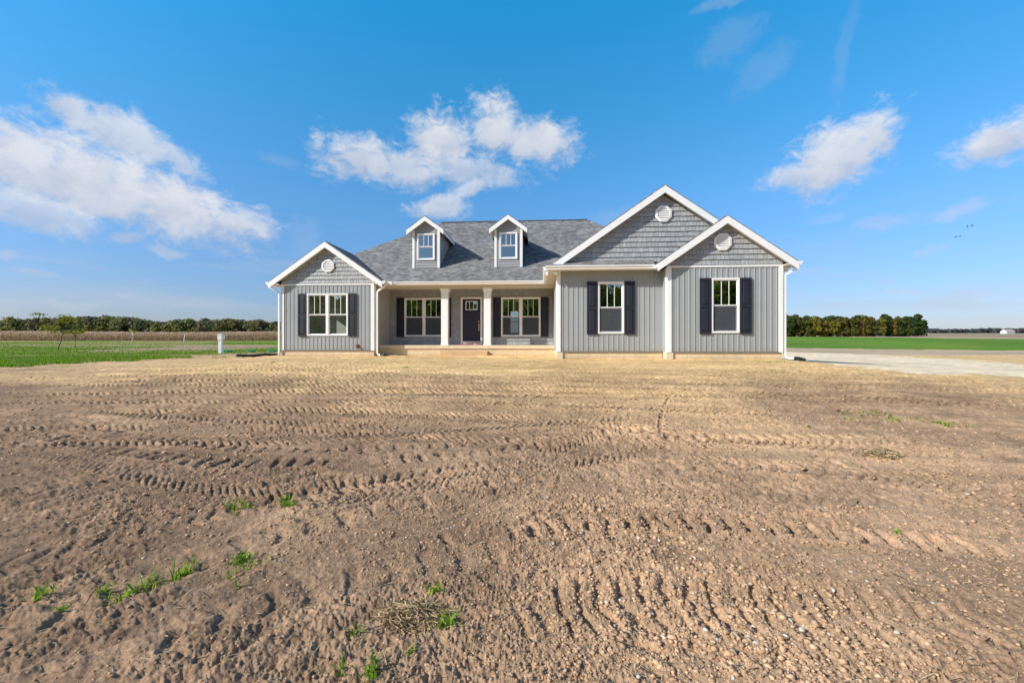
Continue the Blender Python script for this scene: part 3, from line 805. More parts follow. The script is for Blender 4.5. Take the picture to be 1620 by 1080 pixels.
gutter((.13, Y1 - .402, gz_), (3.86, Y1 - .402, gz_), (0, -1, 0))
gutter((.168, YE - .13, gz_ + .003), (.168, Y1 - .30, gz_ + .003), (-1, 0, 0))
gutter((-11.902, YBE, gz_), (-11.902, YL - .27, gz_), (-1, 0, 0))
gutter((8.377, Y2 - .27, gz_), (8.377, YBE, gz_), (1, 0, 0))
gutter((-6.818, YL - .27, gz_ + .002), (-6.818, YE - .14, gz_ + .002), (1, 0, 0))
t = MB(); t.box((-6.97, YL - .12, E_ - .15), (-6.45, YE - .15, E_ - .02)); part(t, 'gutter_corner', 'white')
# downspouts
def pipe_sq(pts, w=.075, d=.06):
    m = MB(); m.tube(pts, w * .62, 4, True); return m
part(pipe_sq([(-11.96, YL - .12, 3.12), (-11.96, YL - .12, 3.03), (-11.56, YL - .06, 2.83), (-11.53, YL - .06, 2.78), (-11.53, YL - .06, .16), (-11.60, YL - .10, .06)]), 'downspout', 'white')
part(pipe_sq([(-6.76, YL - .06, 3.12), (-6.76, YL - .06, 3.02), (-7.10, YL + .02, 2.84), (-7.14, YL + .02, 2.78), (-7.14, YL + .02, .12), (-7.06, YL - .06, .07), (-6.92, YL - .18, .06)]), 'downspout', 'white')
part(pipe_sq([(8.44, Y2 - .10, 3.12), (8.44, Y2 - .10, 3.03), (8.14, Y2 + .02, 2.86), (8.08, Y2 + .02, 2.80), (8.08, Y2 + .02, .14), (8.12, Y2 - .04, .07), (8.28, Y2 - .12, .05)]), 'downspout', 'white')

# columns
for cx in (-4.31, -2.40):
    c = MB(); cy = YS + .19; hw = .150
    c.box((cx - hw, cy - hw, .478), (cx + hw, cy + hw, 2.86))
    prof = [(.155, 2.80), (.165, 2.84), (.165, 2.88), (.20, 2.93), (.20, 3.005)]
    i0 = len(c.v)
    for r, z in prof: c.v += [(cx - r, cy - r, z), (cx + r, cy - r, z), (cx + r, cy + r, z), (cx - r, cy + r, z)]
    for k in range(len(prof) - 1):
        for q in range(4):
            a = i0 + k * 4; c.f.append((a + q, a + (q + 1) % 4, a + 4 + (q + 1) % 4, a + 4 + q))
    c.box((cx - .165, cy - .165, .479), (cx + .165, cy + .165, .56))
    part(c, 'column', 'white')

# windows -------------------------------------------------
def window(o, y, units, wname='window', parent=None, glass='glass', tw=.055, screen=True, munt=2, muntw=.022):
    """double hung unit(s): casing + sashes in one frame mesh; panes, muntins and screens as children"""
    x0, x1, z0, z1 = o; w = MB()
    yf = y - .045; yb = y + .06
    w.box((x0, yf, z0), (x0 + tw, yb, z1)); w.box((x1 - tw, yf, z0), (x1, yb, z1)); w.box((x0 + tw, yf, z1 - tw), (x1 - tw, yb, z1)); w.box((x0 + tw, yf, z0), (x1 - tw, yb, z0 + tw))
    W = (x1 - x0 - 2 * tw); mull = .11 if units == 2 else 0; uw = (W - mull) / units
    panes = []; mu = []; sc = []
    zi0, zi1 = z0 + tw, z1 - tw; zm = zi0 + (zi1 - zi0) * .497; sf = .032
    for k in range(units):
        a = x0 + tw + k * (uw + mull); b = a + uw
        if k: w.box((a - mull, yf + .004, zi0), (a, yb, zi1))
        # upper sash (outer), lower sash (inner)
        for (p, q, ys) in ((zm, zi1, y - .015), (zi0, zm, y + .012)):
            w.box((a, ys, p), (a + sf, ys + .03, q)); w.box((b - sf, ys, p), (b, ys + .03, q)); w.box((a + sf, ys, q - sf), (b - sf, ys + .03, q)); w.box((a + sf, ys, p), (b - sf, ys + .03, p + sf))
            panes.append(MB().poly([(a + sf, ys + .018, p + sf), (b - sf, ys + .018, p + sf), (b - sf, ys + .018, q - sf), (a + sf, ys + .018, q - sf)]))
        for m_ in range(munt):
            xm = a + sf + (uw - 2 * sf) * (m_ + 1) / (munt + 1)
            mu.append(MB().box((xm - muntw / 2, y - .006, zm + sf), (xm + muntw / 2, y + .0, zi1 - sf)))
        sc.append(MB().poly([(a + sf * .5, y - .004, zi0 + .01), (b - sf * .5, y - .004, zi0 + .01), (b - sf * .5, y - .004, zm - .004), (a + sf * .5, y - .004, zm - .004)]))
    wo = part(w, wname, 'white', parent)
    base = wo if parent is None else parent
    for b in panes: part2(b, 'pane', glass, base)
    for b in mu: part2(b, 'muntin', 'white', base)
    if screen:
        for b in sc: part2(b, 'insect_screen', 'screen', base)
    return wo
def part2(mb, name, mat, parent):
    return part(mb, name, mat, parent)
window(op_left, YL, 2, screen=False); window(op_r1, Y1, 1); window(op_r2, Y2, 1); window(op_pl, YP - .02, 2); window(op_pr, YP - .02, 2)
bw = MB(); x0, x1, z0, z1 = bo
for a, b in (((x0, YB, z0), (x0 + .05, YB + .1, z1)), ((x1 - .05, YB, z0), (x1, YB + .1, z1)), ((x0, YB, z1 - .05), (x1, YB + .1, z1)), ((x0, YB, 2.08), (x1, YB + .1, 2.12))): bw.box(a, b)
part(bw, 'window', 'white')
# shutters: stiles, rails, two raised panels
def shutter(x0, x1, z0, z1, y):
    s = MB(); st = .055; yb = y - .001; yf = y - .045
    s.box((x0, yf + .022, z0), (x1, yb, z1))
    s.box((x0, yf, z0), (x0 + st, yf + .022, z1)); s.box((x1 - st, yf, z0), (x1, yf + .022, z1))
    zm = z0 + (z1 - z0) * .50
    for a, b in ((z0, z0 + .085), (zm - .045, zm + .045), (z1 - .085, z1)): s.box((x0 + st, yf, a), (x1 - st, yf + .022, b))
    for a, b in ((z0 + .085, zm - .045), (zm + .045, z1 - .085)):
        i = len(s.v); k = .035
        xa_, xb_ = x0 + st + .012, x1 - st - .012; a += .012; b -= .012
        s.v += [(xa_, yf + .021, a), (xb_, yf + .021, a), (xb_, yf + .021, b), (xa_, yf + .021, b), (xa_ + k, yf + .006, a + k), (xb_ - k, yf + .006, a + k), (xb_ - k, yf + .006, b - k), (xa_ + k, yf + .006, b - k)]
        s.f += [(i, i + 1, i + 5, i + 4), (i + 1, i + 2, i + 6, i + 5), (i + 2, i + 3, i + 7, i + 6), (i + 3, i, i + 4, i + 7), (i + 4, i + 5, i + 6, i + 7)]
    part(s, 'shutter', 'shutter')
for o, y in ((op_left, YL - .021), (op_r1, Y1 - .021), (op_r2, Y2 - .021), (op_pl, YP - .028), (op_pr, YP - .028)):
    for q in shut(o): shutter(q[0], q[1], q[2], q[3], y)
# front door
x0, x1, z0, z1 = op_dr
d = MB(); fw = .085
d.box((x0, YP - .05, z0), (x0 + fw, YP + .06, z1)); d.box((x1 - fw, YP - .05, z0), (x1, YP + .06, z1)); d.box((x0 + fw, YP - .05, z1 - fw), (x1 - fw, YP + .06, z1)); part(d, 'door_frame', 'white')
d = MB(); d.box((x0 + fw, YP - .07, .478), (x1 - fw, YP + .08, .66)); part(d, 'threshold', 'threshold')
d = MB(); da, db, dz0, dz1 = x0 + fw + .006, x1 - fw - .006, .665, z1 - fw - .006
lx0, lx1, lz0, lz1 = da + .14, db - .14, dz1 - .52, dz1 - .09
front_wall(d, da, db, dz0, dz1, YP + .0, .045, [(lx0 + .03, lx1 - .03, lz0 + .03, lz1 - .03)])
for k in range(5):          # vertical planks below the dentil shelf
    pa = da + .05 + k * (db - da - .10) / 5; d.box((pa + .006, YP - .010, dz0 + .10), (pa + (db - da - .10) / 5 - .006, YP + .001, lz0 - .18))
d.box((da + .06, YP - .055, lz0 - .085), (db - .06, YP + .001, lz0 - .055))
for k in range(4):
    pa = da + .11 + k * (db - da - .28) / 3; d.box((pa, YP - .048, lz0 - .135), (pa + .06, YP + .001, lz0 - .086))
door = part(d, 'door', 'door')
l = MB()
for a, b in (((lx0, YP - .02, lz0), (lx0 + .035, YP + .01, lz1)), ((lx1 - .035, YP - .02, lz0), (lx1, YP + .01, lz1)), ((lx0 + .035, YP - .02, lz0), (lx1 - .035, YP + .01, lz0 + .035)), ((lx0 + .035, YP - .02, lz1 - .035), (lx1 - .035, YP + .01, lz1))): l.box(a, b)
for k in (1, 2):
    xm = lx0 + (lx1 - lx0) * k / 3; l.box((xm - .014, YP - .018, lz0 + .035), (xm + .014, YP + .008, lz1 - .035))
part2(l, 'lite_frame', 'white', door)
l = MB(); l.poly([(lx0, YP + .02, lz0), (lx1, YP + .02, lz0), (lx1, YP + .02, lz1), (lx0, YP + .02, lz1)]); part2(l, 'pane', 'glass', door)
h = MB(); hx = db - .07
h.tube([(hx, YP - .012, 1.45), (hx, YP - .07, 1.43), (hx, YP - .085, 1.33), (hx, YP - .07, 1.23), (hx, YP - .012, 1.21)], .013, 8); h.box((hx - .03, YP - .016, 1.16), (hx + .03, YP - .002, 1.50)); h.lathe([(0, .045), (.032, .04), (.034, .0)], (hx, YP - .002, 1.60), 14, 'y')
part2(h, 'handle', 'brass', door)

# octagonal gable vents
def vent(cx, cz, y, dia):
    R = dia / 2; v = MB(); n = 8
    def ring(r, yy): return [(cx + r * math.cos(PI / 8 + k * PI / 4), yy, cz + r * math.sin(PI / 8 + k * PI / 4)) for k in range(n)]
    i = len(v.v); v.v += ring(R * 1.08, y - .005) + ring(R * 1.08, y - .05) + ring(R * .80, y - .065) + ring(R * .78, y - .015)
    for a in range(3):
        for k in range(n): v.f.append((i + a * n + k, i + a * n + (k + 1) % n, i + (a + 1) * n + (k + 1) % n, i + (a + 1) * n + k))
    v.f.append(tuple(i + 3 * n + k for k in range(n)))
    for k in range(6):
        z = cz - R * .66 + k * R * .262; hw = min(R * .75, math.sqrt(max(0, (R * .80) ** 2 - (z - cz) ** 2)))
        v.prism([(cx - hw, y - .058, z - R * .02), (cx - hw, y - .018, z + R * .16), (cx - hw, y - .012, z + R * .16), (cx - hw, y - .050, z - R * .05)], (2 * hw, 0, 0))
    part(v, 'gable_vent', 'white')
vent(-9.32, 3.94, YL - .02, .55); vent(4.27, 5.10, Y1 + .01, .57); vent(6.05, 3.94, Y2 - .02, .57)
# floodlight under the eave corner
fl = MB(); fl.box((.28, Y1 - .28, ZC - .03), (.40, Y1 - .16, ZC))
for s in (-1, 1):
    fl.tube([(.34, Y1 - .22, ZC - .03), (.34 + s * .06, Y1 - .24, ZC - .06), (.34 + s * .12, Y1 - .28, ZC - .10), (.34 + s * .17, Y1 - .32, ZC - .13)], [.02, .025, .045, .06], 10)
part(fl, 'floodlight', 'white')
hb = MB(); hb.lathe([(0, .0), (.085, .0), (.085, .025), (.03, .03), (.03, .10), (0, .10)], (-8.0, YL - .02, .44), 14, 'y'); hb.tube([(-8.0, YL - .10, .44), (-8.0, YL - .13, .40), (-8.0, YL - .14, .35)], .018, 8); hb.box((-8.06, YL - .13, .47), (-7.94, YL - .11, .49)); part(hb, 'hose_bib', 'rust')
wl = MB(); wl.box((XL - .06, YL + .5, 1.68), (XL, YL + .62, 1.90)); wl.lathe([(0, 0), (.05, .01), (.06, .12), (.03, .16), (0, .17)], (XL - .09, YL + .56, 1.66), 10); part(wl, 'wall_lamp', 'black')

# dormers -------------------------------------------------
def dormer(cx):
    hw = .62; yf = 20.14; zb = 4.03; zt = 5.78; pit = .72; hov = .86; ya = yf - .24; apex = 6.40; yback = YE + (apex - E_) / P
    zroofy = lambda y: E_ + P * (y - YE)
    wop = (cx - .41, cx + .41, 4.40, 5.62)
    dm = MB()
    # face: rectangle pieces + gable, then cheeks
    front_wall(dm, cx - hw, cx + hw, zb - .12, zt, yf, .08, [inset(wop, .04)])
    dm.prism([(cx - hw, yf, zt), (cx + hw, yf, zt), (cx, yf, zt + pit * hw)], (0, .08, 0))
    for s in (-1, 1):
        x = cx + s * hw; yb_ = YE + (zt - E_) / P
        dm.prism([(x, yf + .08, zroofy(yf) - .1), (x, yf + .08, zt), (x, yb_ + .15, zt), ], (-s * .05, 0, 0))
    # lap courses on the face and cheeks
    z = zb - .1
    while z < zt + pit * hw - .06:
        z2 = z + .115
        lim = hw - .002 if z2 < zt else max(.0, (zt + pit * hw - z2) / pit)
        if lim > .05:
            for a, b in ([(cx - lim, cx + lim)] if not (wop[2] - .06 < z < wop[3]) else [(cx - lim, wop[0] + .02), (wop[1] - .02, cx + lim)]):
                dm.prism([(a, yf - .020, z), (a, yf - .001, z), (a, yf - .001, z2), (a, yf - .003, z2)], (b - a, 0, 0))
        if z2 < zt:
            for s in (-1, 1):
                x = cx + s * hw; y0 = max(yf + .01, yf); y1 = YE + (z - E_) / P + .2
                if y1 > y0 + .05: dm.prism([(x + s * .016, y0, z), (x + s * .001, y0, z), (x + s * .001, y0, z2), (x + s * .003, y0, z2)], (0, y1 - y0, 0))
        z = z2
    root = part(dm, 'dormer', 'lap_siding')
    for s in (-1, 1):
        c = MB(); x = cx + s * hw; c.box((min(x - s * .085, x + s * .022), yf - .032, zb + .0), (max(x - s * .085, x + s * .022), yf - .0205, zt - .02)); c.box((min(x + s * .0165, x + s * .024), yf - .0205, zb + .05), (max(x + s * .0165, x + s * .024), yf + .08, zt - .02)); part2(c, 'corner_board', 'white', root)
    window(wop, yf - .015, 1, 'window', root, 'blue_glass', .06, False)
    r = MB(); ze = apex - pit * hov
    for s in (-1, 1):
        r.prism([(cx + s * hov, ya, ze), (cx + s * hov, YE + (ze - E_) / P + .1, ze), (cx, yback + .1, apex), (cx, ya, apex)], (0, 0, -.05))
    part2(r, 'roof', 'shingle', root)
    b = MB()
    for s in (-1, 1):
        x = cx + s * hov
        b.prism([(x, ya - .02, ze - .052), (cx, ya - .02, apex - .052), (cx, ya - .02, apex - .25), (x, ya - .02, ze - .25)], (0, .03, 0))
        b.prism([(x, ya + .01, ze - .052), (x - s * .02, ya + .01, ze - .052), (x - s * .02, ya + .01, ze - .20), (x, ya + .01, ze - .20)], (0, YE + (ze - E_) / P - ya, 0))
    part2(b, 'fascia', 'white', root)
    d = MB()
    for s in (-1, 1): d.prism([(cx + s * (hov - .02), ya + .012, ze - .18), (cx, ya + .012, apex - .165), (cx, ya + .012, apex - .18), (cx + s * (hov - .02), ya + .012, ze - .20)], (0, 1.2, 0))
    part2(d, 'soffit', 'soffit', root)
    k = MB(); k.box((cx - hw + .06, yf + .5, zb), (cx + hw - .06, yf + .52, zt)); part2(k, 'attic_backing', 'dark_interior', root)  # plain sheet added behind the glass in place of the unlit attic
    return root
dormer(-5.33); dormer(-1.515)

# interior seen through the glass
for z0, z1, nm, mt in ((.46, .49, 'interior_floor', 'floor'), (3.02, 3.05, 'interior_ceiling', 'interior')):
    for a, b in (((XL + .2, YL + .2), (XLR - .2, YP + .2)), ((X1 + .2, Y1 + .2), (XR - .2, YP + .2)), ((XL + .2, YP + .2), (XR - .2, YB - .02))):
        part(MB().box((*a, z0), (*b, z1)), nm, mt)
i = MB(); i.box((XL + .17, 21.3, .5), (XLR - .17, 21.4, 3.0)); i.box((XLR - .20, YL + .2, .5), (XLR - .162, 21.3, 3.0)); i.box((XL + .162, 20.7, .5), (XL + .2, 21.3, 3.0))
part(i, 'interior_wall', 'interior')
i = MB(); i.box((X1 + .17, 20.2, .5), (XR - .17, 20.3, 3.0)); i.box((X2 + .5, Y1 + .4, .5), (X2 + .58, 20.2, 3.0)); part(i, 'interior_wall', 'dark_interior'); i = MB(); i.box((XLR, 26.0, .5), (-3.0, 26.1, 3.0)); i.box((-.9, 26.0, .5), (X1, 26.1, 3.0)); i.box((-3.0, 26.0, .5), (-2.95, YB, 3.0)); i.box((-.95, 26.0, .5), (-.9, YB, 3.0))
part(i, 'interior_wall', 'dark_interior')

# ------------------------------------------------------------------ small things round the house
o = MB().box((-3.92, YS + .02, .479), (-2.72, YS + .62, .500)).build('doormat', M['red_mat']); tag(o, 'red doormat lying before the front door on the porch', 'doormat')
o = MB().box((0, 0, 0), (.22, .16, .07)).build('paper_packet', M['paper'], None, (-3.12, YP - .32, .479)); o.rotation_euler = (0, 0, .5); tag(o, 'small white packet left at the foot of the front door', 'packet')

def drain_pipe(pts, r, label):
    m = MB(); P_ = [Vector(p) for p in pts]; fine = []; rad = []
    for a, b in zip(P_[:-1], P_[1:]):
        n = max(2, int((b - a).length / .025))
        for k in range(n): fine.append(a.lerp(b, k / n)); rad.append(r * (1.06 if k % 2 else .94))
    m.tube(fine, rad, 14, False)
    m2 = [p for p in fine]; i0 = len(m.v)
    m.tube([fine[0], fine[0] + (fine[1] - fine[0]) * .02], [r * .8, r * .8], 14, True)
    o = m.build('drain_pipe', M['black'], smooth=False); tag(o, label, 'drain pipe', 'black pipes on the downspouts')
drain_pipe([(-11.75, 16.35, gz(-11.75, 16.35) + .05), (-11.75, 17.2, gz(-11.75, 17.2) + .055), (-11.68, 18.0, gz(-11.68, 18.) + .06), (-11.60, YL - .12, .06)], .055, 'long black corrugated drain pipe on the soil at the left gable corner')
drain_pipe([(-6.60, YL - .50, gz(-6.6, 18.3) + .055), (-6.75, YL - .36, .06), (-6.90, YL - .20, .065)], .06, 'short black pipe end below the downspout beside the porch')
drain_pipe([(8.62, Y2 - .18, gz(8.62, 15.12) + .05), (8.45, Y2 - .14, .045), (8.30, Y2 - .12, .05)], .055, 'short black pipe end below the downspout at the right wall')

# white service post, septic lids, leaning stake
r = empty('utility_post', (-21.97, 28.93, gz(-21.97, 28.93)), .15)
tag(r, 'white utility post with a square cap in the soil left of the house', 'post')
m = MB(); m.box((-.10, -.10, -.2), (.10, .10, .98)); m.box((-.11, -.11, .40), (.11, .11, .42)); m.build('post', M['plastic_white'], r)
m = MB(); m.box((-.135, -.135, .98), (.135, .135, 1.30)); m.prism([(-.16, -.16, 1.30), (.16, -.16, 1.30), (.16, .16, 1.30), (-.16, .16, 1.30)], (0, 0, .04)); m.prism([(-.16, -.16, 1.341), (0, -.16, 1.39), (.16, -.16, 1.341)], (0, .32, 0)); m.build('cap', M['plastic_white'], r)
m = MB(); m.box((.137, -.09, 1.02), (.24, .09, 1.27)); m.build('meter_box', M['plastic_white'], r)
for k, (x, y, lb) in enumerate(((-25.84, 34.75, 'green septic lid nearest the white utility post'), (-24.86, 36.34, 'middle one of the three green septic lids in the soil'), (-23.08, 36.46, 'green septic lid closest to the house corner'))):
    m = MB(); z = gz(x, y); R = .36
    m.lathe([(R * .9, -.3), (R, .06), (R * 1.08, .07), (R * 1.08, .11), (R * .9, .15), (R * .5, .19), (0, .20)], (0, 0, 0), 24)
    for q in range(8):
        a = q * PI / 4; m.box((R * .35, -.012, .15), (R * .92, .012, .195), Matrix.Rotation(a, 4, 'Z'))
    o = m.build('septic_lid', M['green_lid'], None, (x, y, z), smooth=False); tag(o, lb, 'septic lid', 'green septic lids left of the house')
m = MB(); x, y = -101.25, 118.98; m.tube([(0, 0, -.2), (.10, 0, .8), (.28, 0, 2.0)], .11, 8); m.tube([(.28, 0, 2.0), (.29, 0, 2.06)], [.13, .10], 8)
o = m.build('marker_stake', M['plastic_white'], None, (x, y, gz(x, y))); tag(o, 'white leaning marker stake at the edge of the corn', 'stake')

# ------------------------------------------------------------------ vegetation helpers
def leaf_cloud(blobs, n, size, rng, flat=.8, shell=.55):
    """n leaf quads spread through a list of ellipsoid clumps (x,y,z,rx,ry,rz)"""
    bl = np.array(blobs); vol = bl[:, 3] * bl[:, 4] * bl[:, 5]; pick = rng.choice(len(bl), n, p=vol / vol.sum())
    d = rng.normal(size=(n, 3)); d /= np.linalg.norm(d, axis=1)[:, None]
    rad = (shell + (1 - shell) * rng.random(n) ** .6)
    c = bl[pick, :3] + d * rad[:, None] * bl[pick, 3:]
    nrm = d * .7 + rng.normal(size=(n, 3)) * .6 + np.array([0, 0, .35]); nrm /= np.linalg.norm(nrm, axis=1)[:, None]
    a = np.cross(nrm, rng.normal(size=(n, 3))); a /= np.linalg.norm(a, axis=1)[:, None]; b = np.cross(nrm, a)
    s = (size * (.55 + .9 * rng.random(n)))[:, None]
    V = np.stack([c - a * s, c - b * s * flat, c + a * s, c + b * s * flat], 1).reshape(-1, 3)
    F = np.arange(4 * n).reshape(-1, 4)
    return V, F, pick
def tree_shape(h, w, base, nblob, rng, top=1.0):
    bl = []
    for k in range(nblob):
        t = rng.random(); z = base + (h - base) * (.12 + .8 * t)
        env = math.sin(PI * min(1, (.18 + .82 * t * .95))) ** .6
        a = rng.random() * 2 * PI; rr = w / 2 * env * (rng.random() ** .5) * .75
        s = w * (.16 + .12 * rng.random())
        bl.append((rr * math.cos(a), rr * math.sin(a), min(z, h - s * .7), s, s, s * .8))
    bl.append((0, 0, h - w * .16, w * .2, w * .2, w * .16))
    return bl
def make_tree(name, h, w, base, nblob, nleaf, lsize, lmat, seed, trunk_r=.18, loc=(0, 0, 0), wire=1.0):
    rng = np.random.default_rng(seed); r = empty(name, loc)
    bl = tree_shape(h, w, base, nblob, rng)
    t = MB(); bend = rng.normal(size=2) * .03 * h
    tp = [(bend[0] * k ** 2, bend[1] * k ** 2, -.3 + (h * .82) * k) for k in np.linspace(0, 1, 6)]
    t.tube(tp, [trunk_r * (1.15 - .95 * k) for k in np.linspace(0, 1, 6)], 7)
    for b in bl[:10]:
        k = min(.9, max(.22, (b[2] - base * .3) / h * .75)); p0 = Vector((bend[0] * k * k, bend[1] * k * k, h * .82 * k - .3)); p1 = Vector(b[:3])
        mid = p0.lerp(p1, .5) + Vector((0, 0, -.05 * h * rng.random()))
        t.tube([p0, mid, p1], [trunk_r * .45 * wire, trunk_r * .28 * wire, trunk_r * .12], 5)
    t.build('trunk', M['bark'], r, smooth=True, fixn=False)
    V, F, pk = leaf_cloud(bl, nleaf, lsize, rng)
    np_mesh('crown', V, F, lmat, None, r)
    return r
def copy_tree(o):
    c = o.copy(); COL.objects.link(c)
    for ch in o.children:
        d = ch.copy(); COL.objects.link(d); d.parent = c
    return c
def world(u, v):
    """point on the terrain at lateral offset u*v and depth v from the viewpoint axis"""
    x = u * v; X = x * CS - v * SN; Y = x * SN + v * CS
    return X, Y, float(base_z(X, Y))

# the wood to the right: single trees in three ranks
KINDS = [('dark green', (.040, .070, .026), (.08, .115, .036), 0.28), ('olive green', (.09, .11, .026), (.15, .15, .036), 0.31), ('rust brown', (.13, .10, .040), (.18, .135, .048), 0.18), ('yellow green', (.15, .15, .026), (.22, .19, .036), .13), ('orange', (.18, .115, .035), (.25, .16, .042), .04)]
LAB = {'dark green': 'dark green tree of the wood at the right field edge', 'olive green': 'olive green tree of the wood at the right field edge', 'rust brown': 'rust brown autumn tree of the wood at the right field edge', 'yellow green': 'yellow green tree of the wood at the right field edge', 'orange': 'orange autumn tree of the wood at the right field edge'}
protos = {}
for ki, (kn, c1, c2, pr) in enumerate(KINDS):
    lm = leaf_mat('foliage_' + kn.replace(' ', '_'), c1, c2, .2, .45)
    protos[kn] = [make_tree('woodland_tree', 13.6 + q, 7.6 - q, .2 + .9 * q, 30, 2300, .42, lm, 100 + ki * 10 + q, .20) for q in range(2)]
used = set(); cnt = {}; rw = random.Random(5)
def place_wood(u, v, kn, sc):
    cnt[kn] = cnt.get(kn, 0) + 1; q = cnt[kn] % 2; src = protos[kn][q]
    o = src if (kn, q) not in used else copy_tree(src); used.add((kn, q))
    X, Y, z = world(u, v); o.location = (X, Y, z - .8); o.rotation_euler = (0, 0, rw.random() * 6.28)
    o.scale = (sc * rw.uniform(.9, 1.15), sc * rw.uniform(.9, 1.15), sc * rw.uniform(.80, 1.12))
    tag(o, LAB[kn], 'tree', 'trees of the wood at the right field edge')
for rank, (v0, n, us, ue) in enumerate(((272, 38, .596, .925), (278, 36, .596, .930), (286, 34, .596, .932))):
    for k in range(n):
        u = us + (ue - us) * (k + .5 * rank % 1 + rw.uniform(-.2, .2)) / (n - 1)
        if u > .93 or u < .59: continue
        kn = rw.choices([q[0] for q in KINDS], [q[3] for q in KINDS])[0]
        if u > .90: kn = 'dark green'
        place_wood(u, v0 + rw.uniform(-2, 2), kn, rw.uniform(.84, 1.0) * (1.0 if rank else .9))

for kn in protos:                      # a shape no tree of the wood used
    for q in range(2):
        if (kn, q) not in used:
            for ch in list(protos[kn][q].children): bpy.data.objects.remove(ch)
            bpy.data.objects.remove(protos[kn][q])

# distant woods that read as one mass
def far_wood(name, us, ue, v0, dv, n, h, w, seed, cols, nl=220, ls=.9, kindlabel=None):
    rng = np.random.default_rng(seed); Vs = []; Fs = []; Ts = []; off = 0
    for k in range(n):
        u = us + (ue - us) * rng.random(); v = v0 + dv * rng.random() ** 1.5; X, Y, z = world(u, v)
        hh = h * (.48 + .72 * float(fbm(np.array([u * 14.]), np.array([seed * 1.]), 3, seed)[0]) + .22 * rng.random()); ww = w * (.7 + .5 * rng.random())
        bl = tree_shape(hh, ww, hh * .02, 12, rng)
        V, F, pk = leaf_cloud(bl, nl, ls, rng)
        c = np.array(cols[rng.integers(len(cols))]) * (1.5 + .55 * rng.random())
        T = c[None] * (.8 + .4 * rng.random(len(F)))[:, None]; T = np.repeat(T, 4, 0)
        Vs.append(V + np.array([X, Y, z])); Fs.append(F + off); Ts.append(T); off += len(V)
    o = np_mesh(name, np.vstack(Vs), np.vstack(Fs), M['wood_leaves'], np.vstack(Ts))
    tag(o, kindlabel, 'wood', kind='stuff'); return o
# (distance haze put into the leaf colours: lightened, muted, slightly blue)
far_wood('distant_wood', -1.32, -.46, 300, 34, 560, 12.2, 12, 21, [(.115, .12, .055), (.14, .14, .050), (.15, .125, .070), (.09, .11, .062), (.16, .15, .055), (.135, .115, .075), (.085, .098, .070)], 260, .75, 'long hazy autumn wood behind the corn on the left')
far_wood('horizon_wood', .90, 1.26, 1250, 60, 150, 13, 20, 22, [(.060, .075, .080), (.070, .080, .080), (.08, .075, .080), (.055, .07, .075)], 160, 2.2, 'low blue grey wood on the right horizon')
# distant farmhouse
fx, fy, fzz = world(1.122, 900); fh = empty('farmhouse', (fx, fy, fzz), .25); tag(fh, 'tiny white farmhouse with pale pink roof on the right horizon', 'house')
m = MB(); m.box((-13, -5, -1), (9, 5, 4.0)); m.prism([(-13, -5, 4), (-13, 5, 4), (-13, 0, 8.2)], (.3, 0, 0)); m.build('wall', M['paper'], fh)
m = MB(); m.prism([(-13.4, -5.6, 3.7), (-13.4, 0, 8.4), (-13.4, 0, 8.0), (-13.4, -5.6, 3.3)], (23, 0, 0)); m.prism([(-13.4, 5.6, 3.7), (-13.4, 0, 8.4), (-13.4, 0, 8.0), (-13.4, 5.6, 3.3)], (23, 0, 0)); m.build('roof', simple('faded_pink_roof', (.55, .42, .42), .8, .1, .3), fh)
m = MB(); [m.box((-9 + k * 5, -5.06, 1.0), (-7.6 + k * 5, -5.01, 2.8)) for k in range(4)]; m.build('window', M['shutter'], fh)
m = MB(); m.box((2, -1, 7.0), (3.2, .6, 9.2)); m.build('chimney', M['rust'], fh)

# saplings in the left field
def sapling(x, y, h, w, base, lean, col, col2, label, nleaf, lsize, tr, flat=.5, tmat='bark'):
    rng = np.random.default_rng(int(abs(x) * 10)); r = empty('sapling', (x, y, gz(x, y)))
    t = MB(); pts = [(lean * k * (2 - k), 0, -.2 + h * .75 * k) for k in np.linspace(0, 1, 6)]
    t.tube(pts, [tr * (1.1 - .85 * k) for k in np.linspace(0, 1, 6)], 6); bl = []
    for k in range(16):
        f = .45 + .55 * rng.random(); p0 = Vector((lean * f * (2 - f), 0, h * .75 * f - .2)); a = rng.random() * 6.28
        p1 = Vector((p0.x + w * .5 * rng.random() ** .5 * math.cos(a), w * .5 * math.sin(a) * rng.random() ** .5, base + (h - base) * rng.random()))
        t.tube([p0, p0.lerp(p1, .5) + Vector((0, 0, .1)), p1], [tr * .4, tr * .25, tr * .1], 4)
        s = w * (.07 + .08 * rng.random()); bl.append((p1.x, p1.y, p1.z, s * 1.3, s * 1.3, s * flat))
    t.build('trunk', M[tmat], r, smooth=True, fixn=False)
    V, F, pk = leaf_cloud(bl, nleaf, lsize, rng, shell=.2); np_mesh('crown', V, F, leaf_mat('sapling_leaves', col, col2, .4, .8), None, r)
    tag(r, label, 'tree')
sapling(-63.92, 54.31, 4.5, 5.2, 2.2, .9, (.26, .29, .035), (.42, .36, .05), 'thin leaning sapling with a broad sparse yellow green crown', 700, .10, .06)
sapling(-84.15, 74.53, 4.0, 2.4, 2.5, 0, (.12, .17, .035), (.20, .24, .05), 'small upright sapling with a narrow dark crown', 420, .12, .055)
sapling(-115.9, 118.0, 3.6, 1.7, 2.3, 0, (.36, .31, .05), (.46, .38, .06), 'far sapling in a white trunk guard by the corn', 160, .14, .07, .5, 'plastic_white')
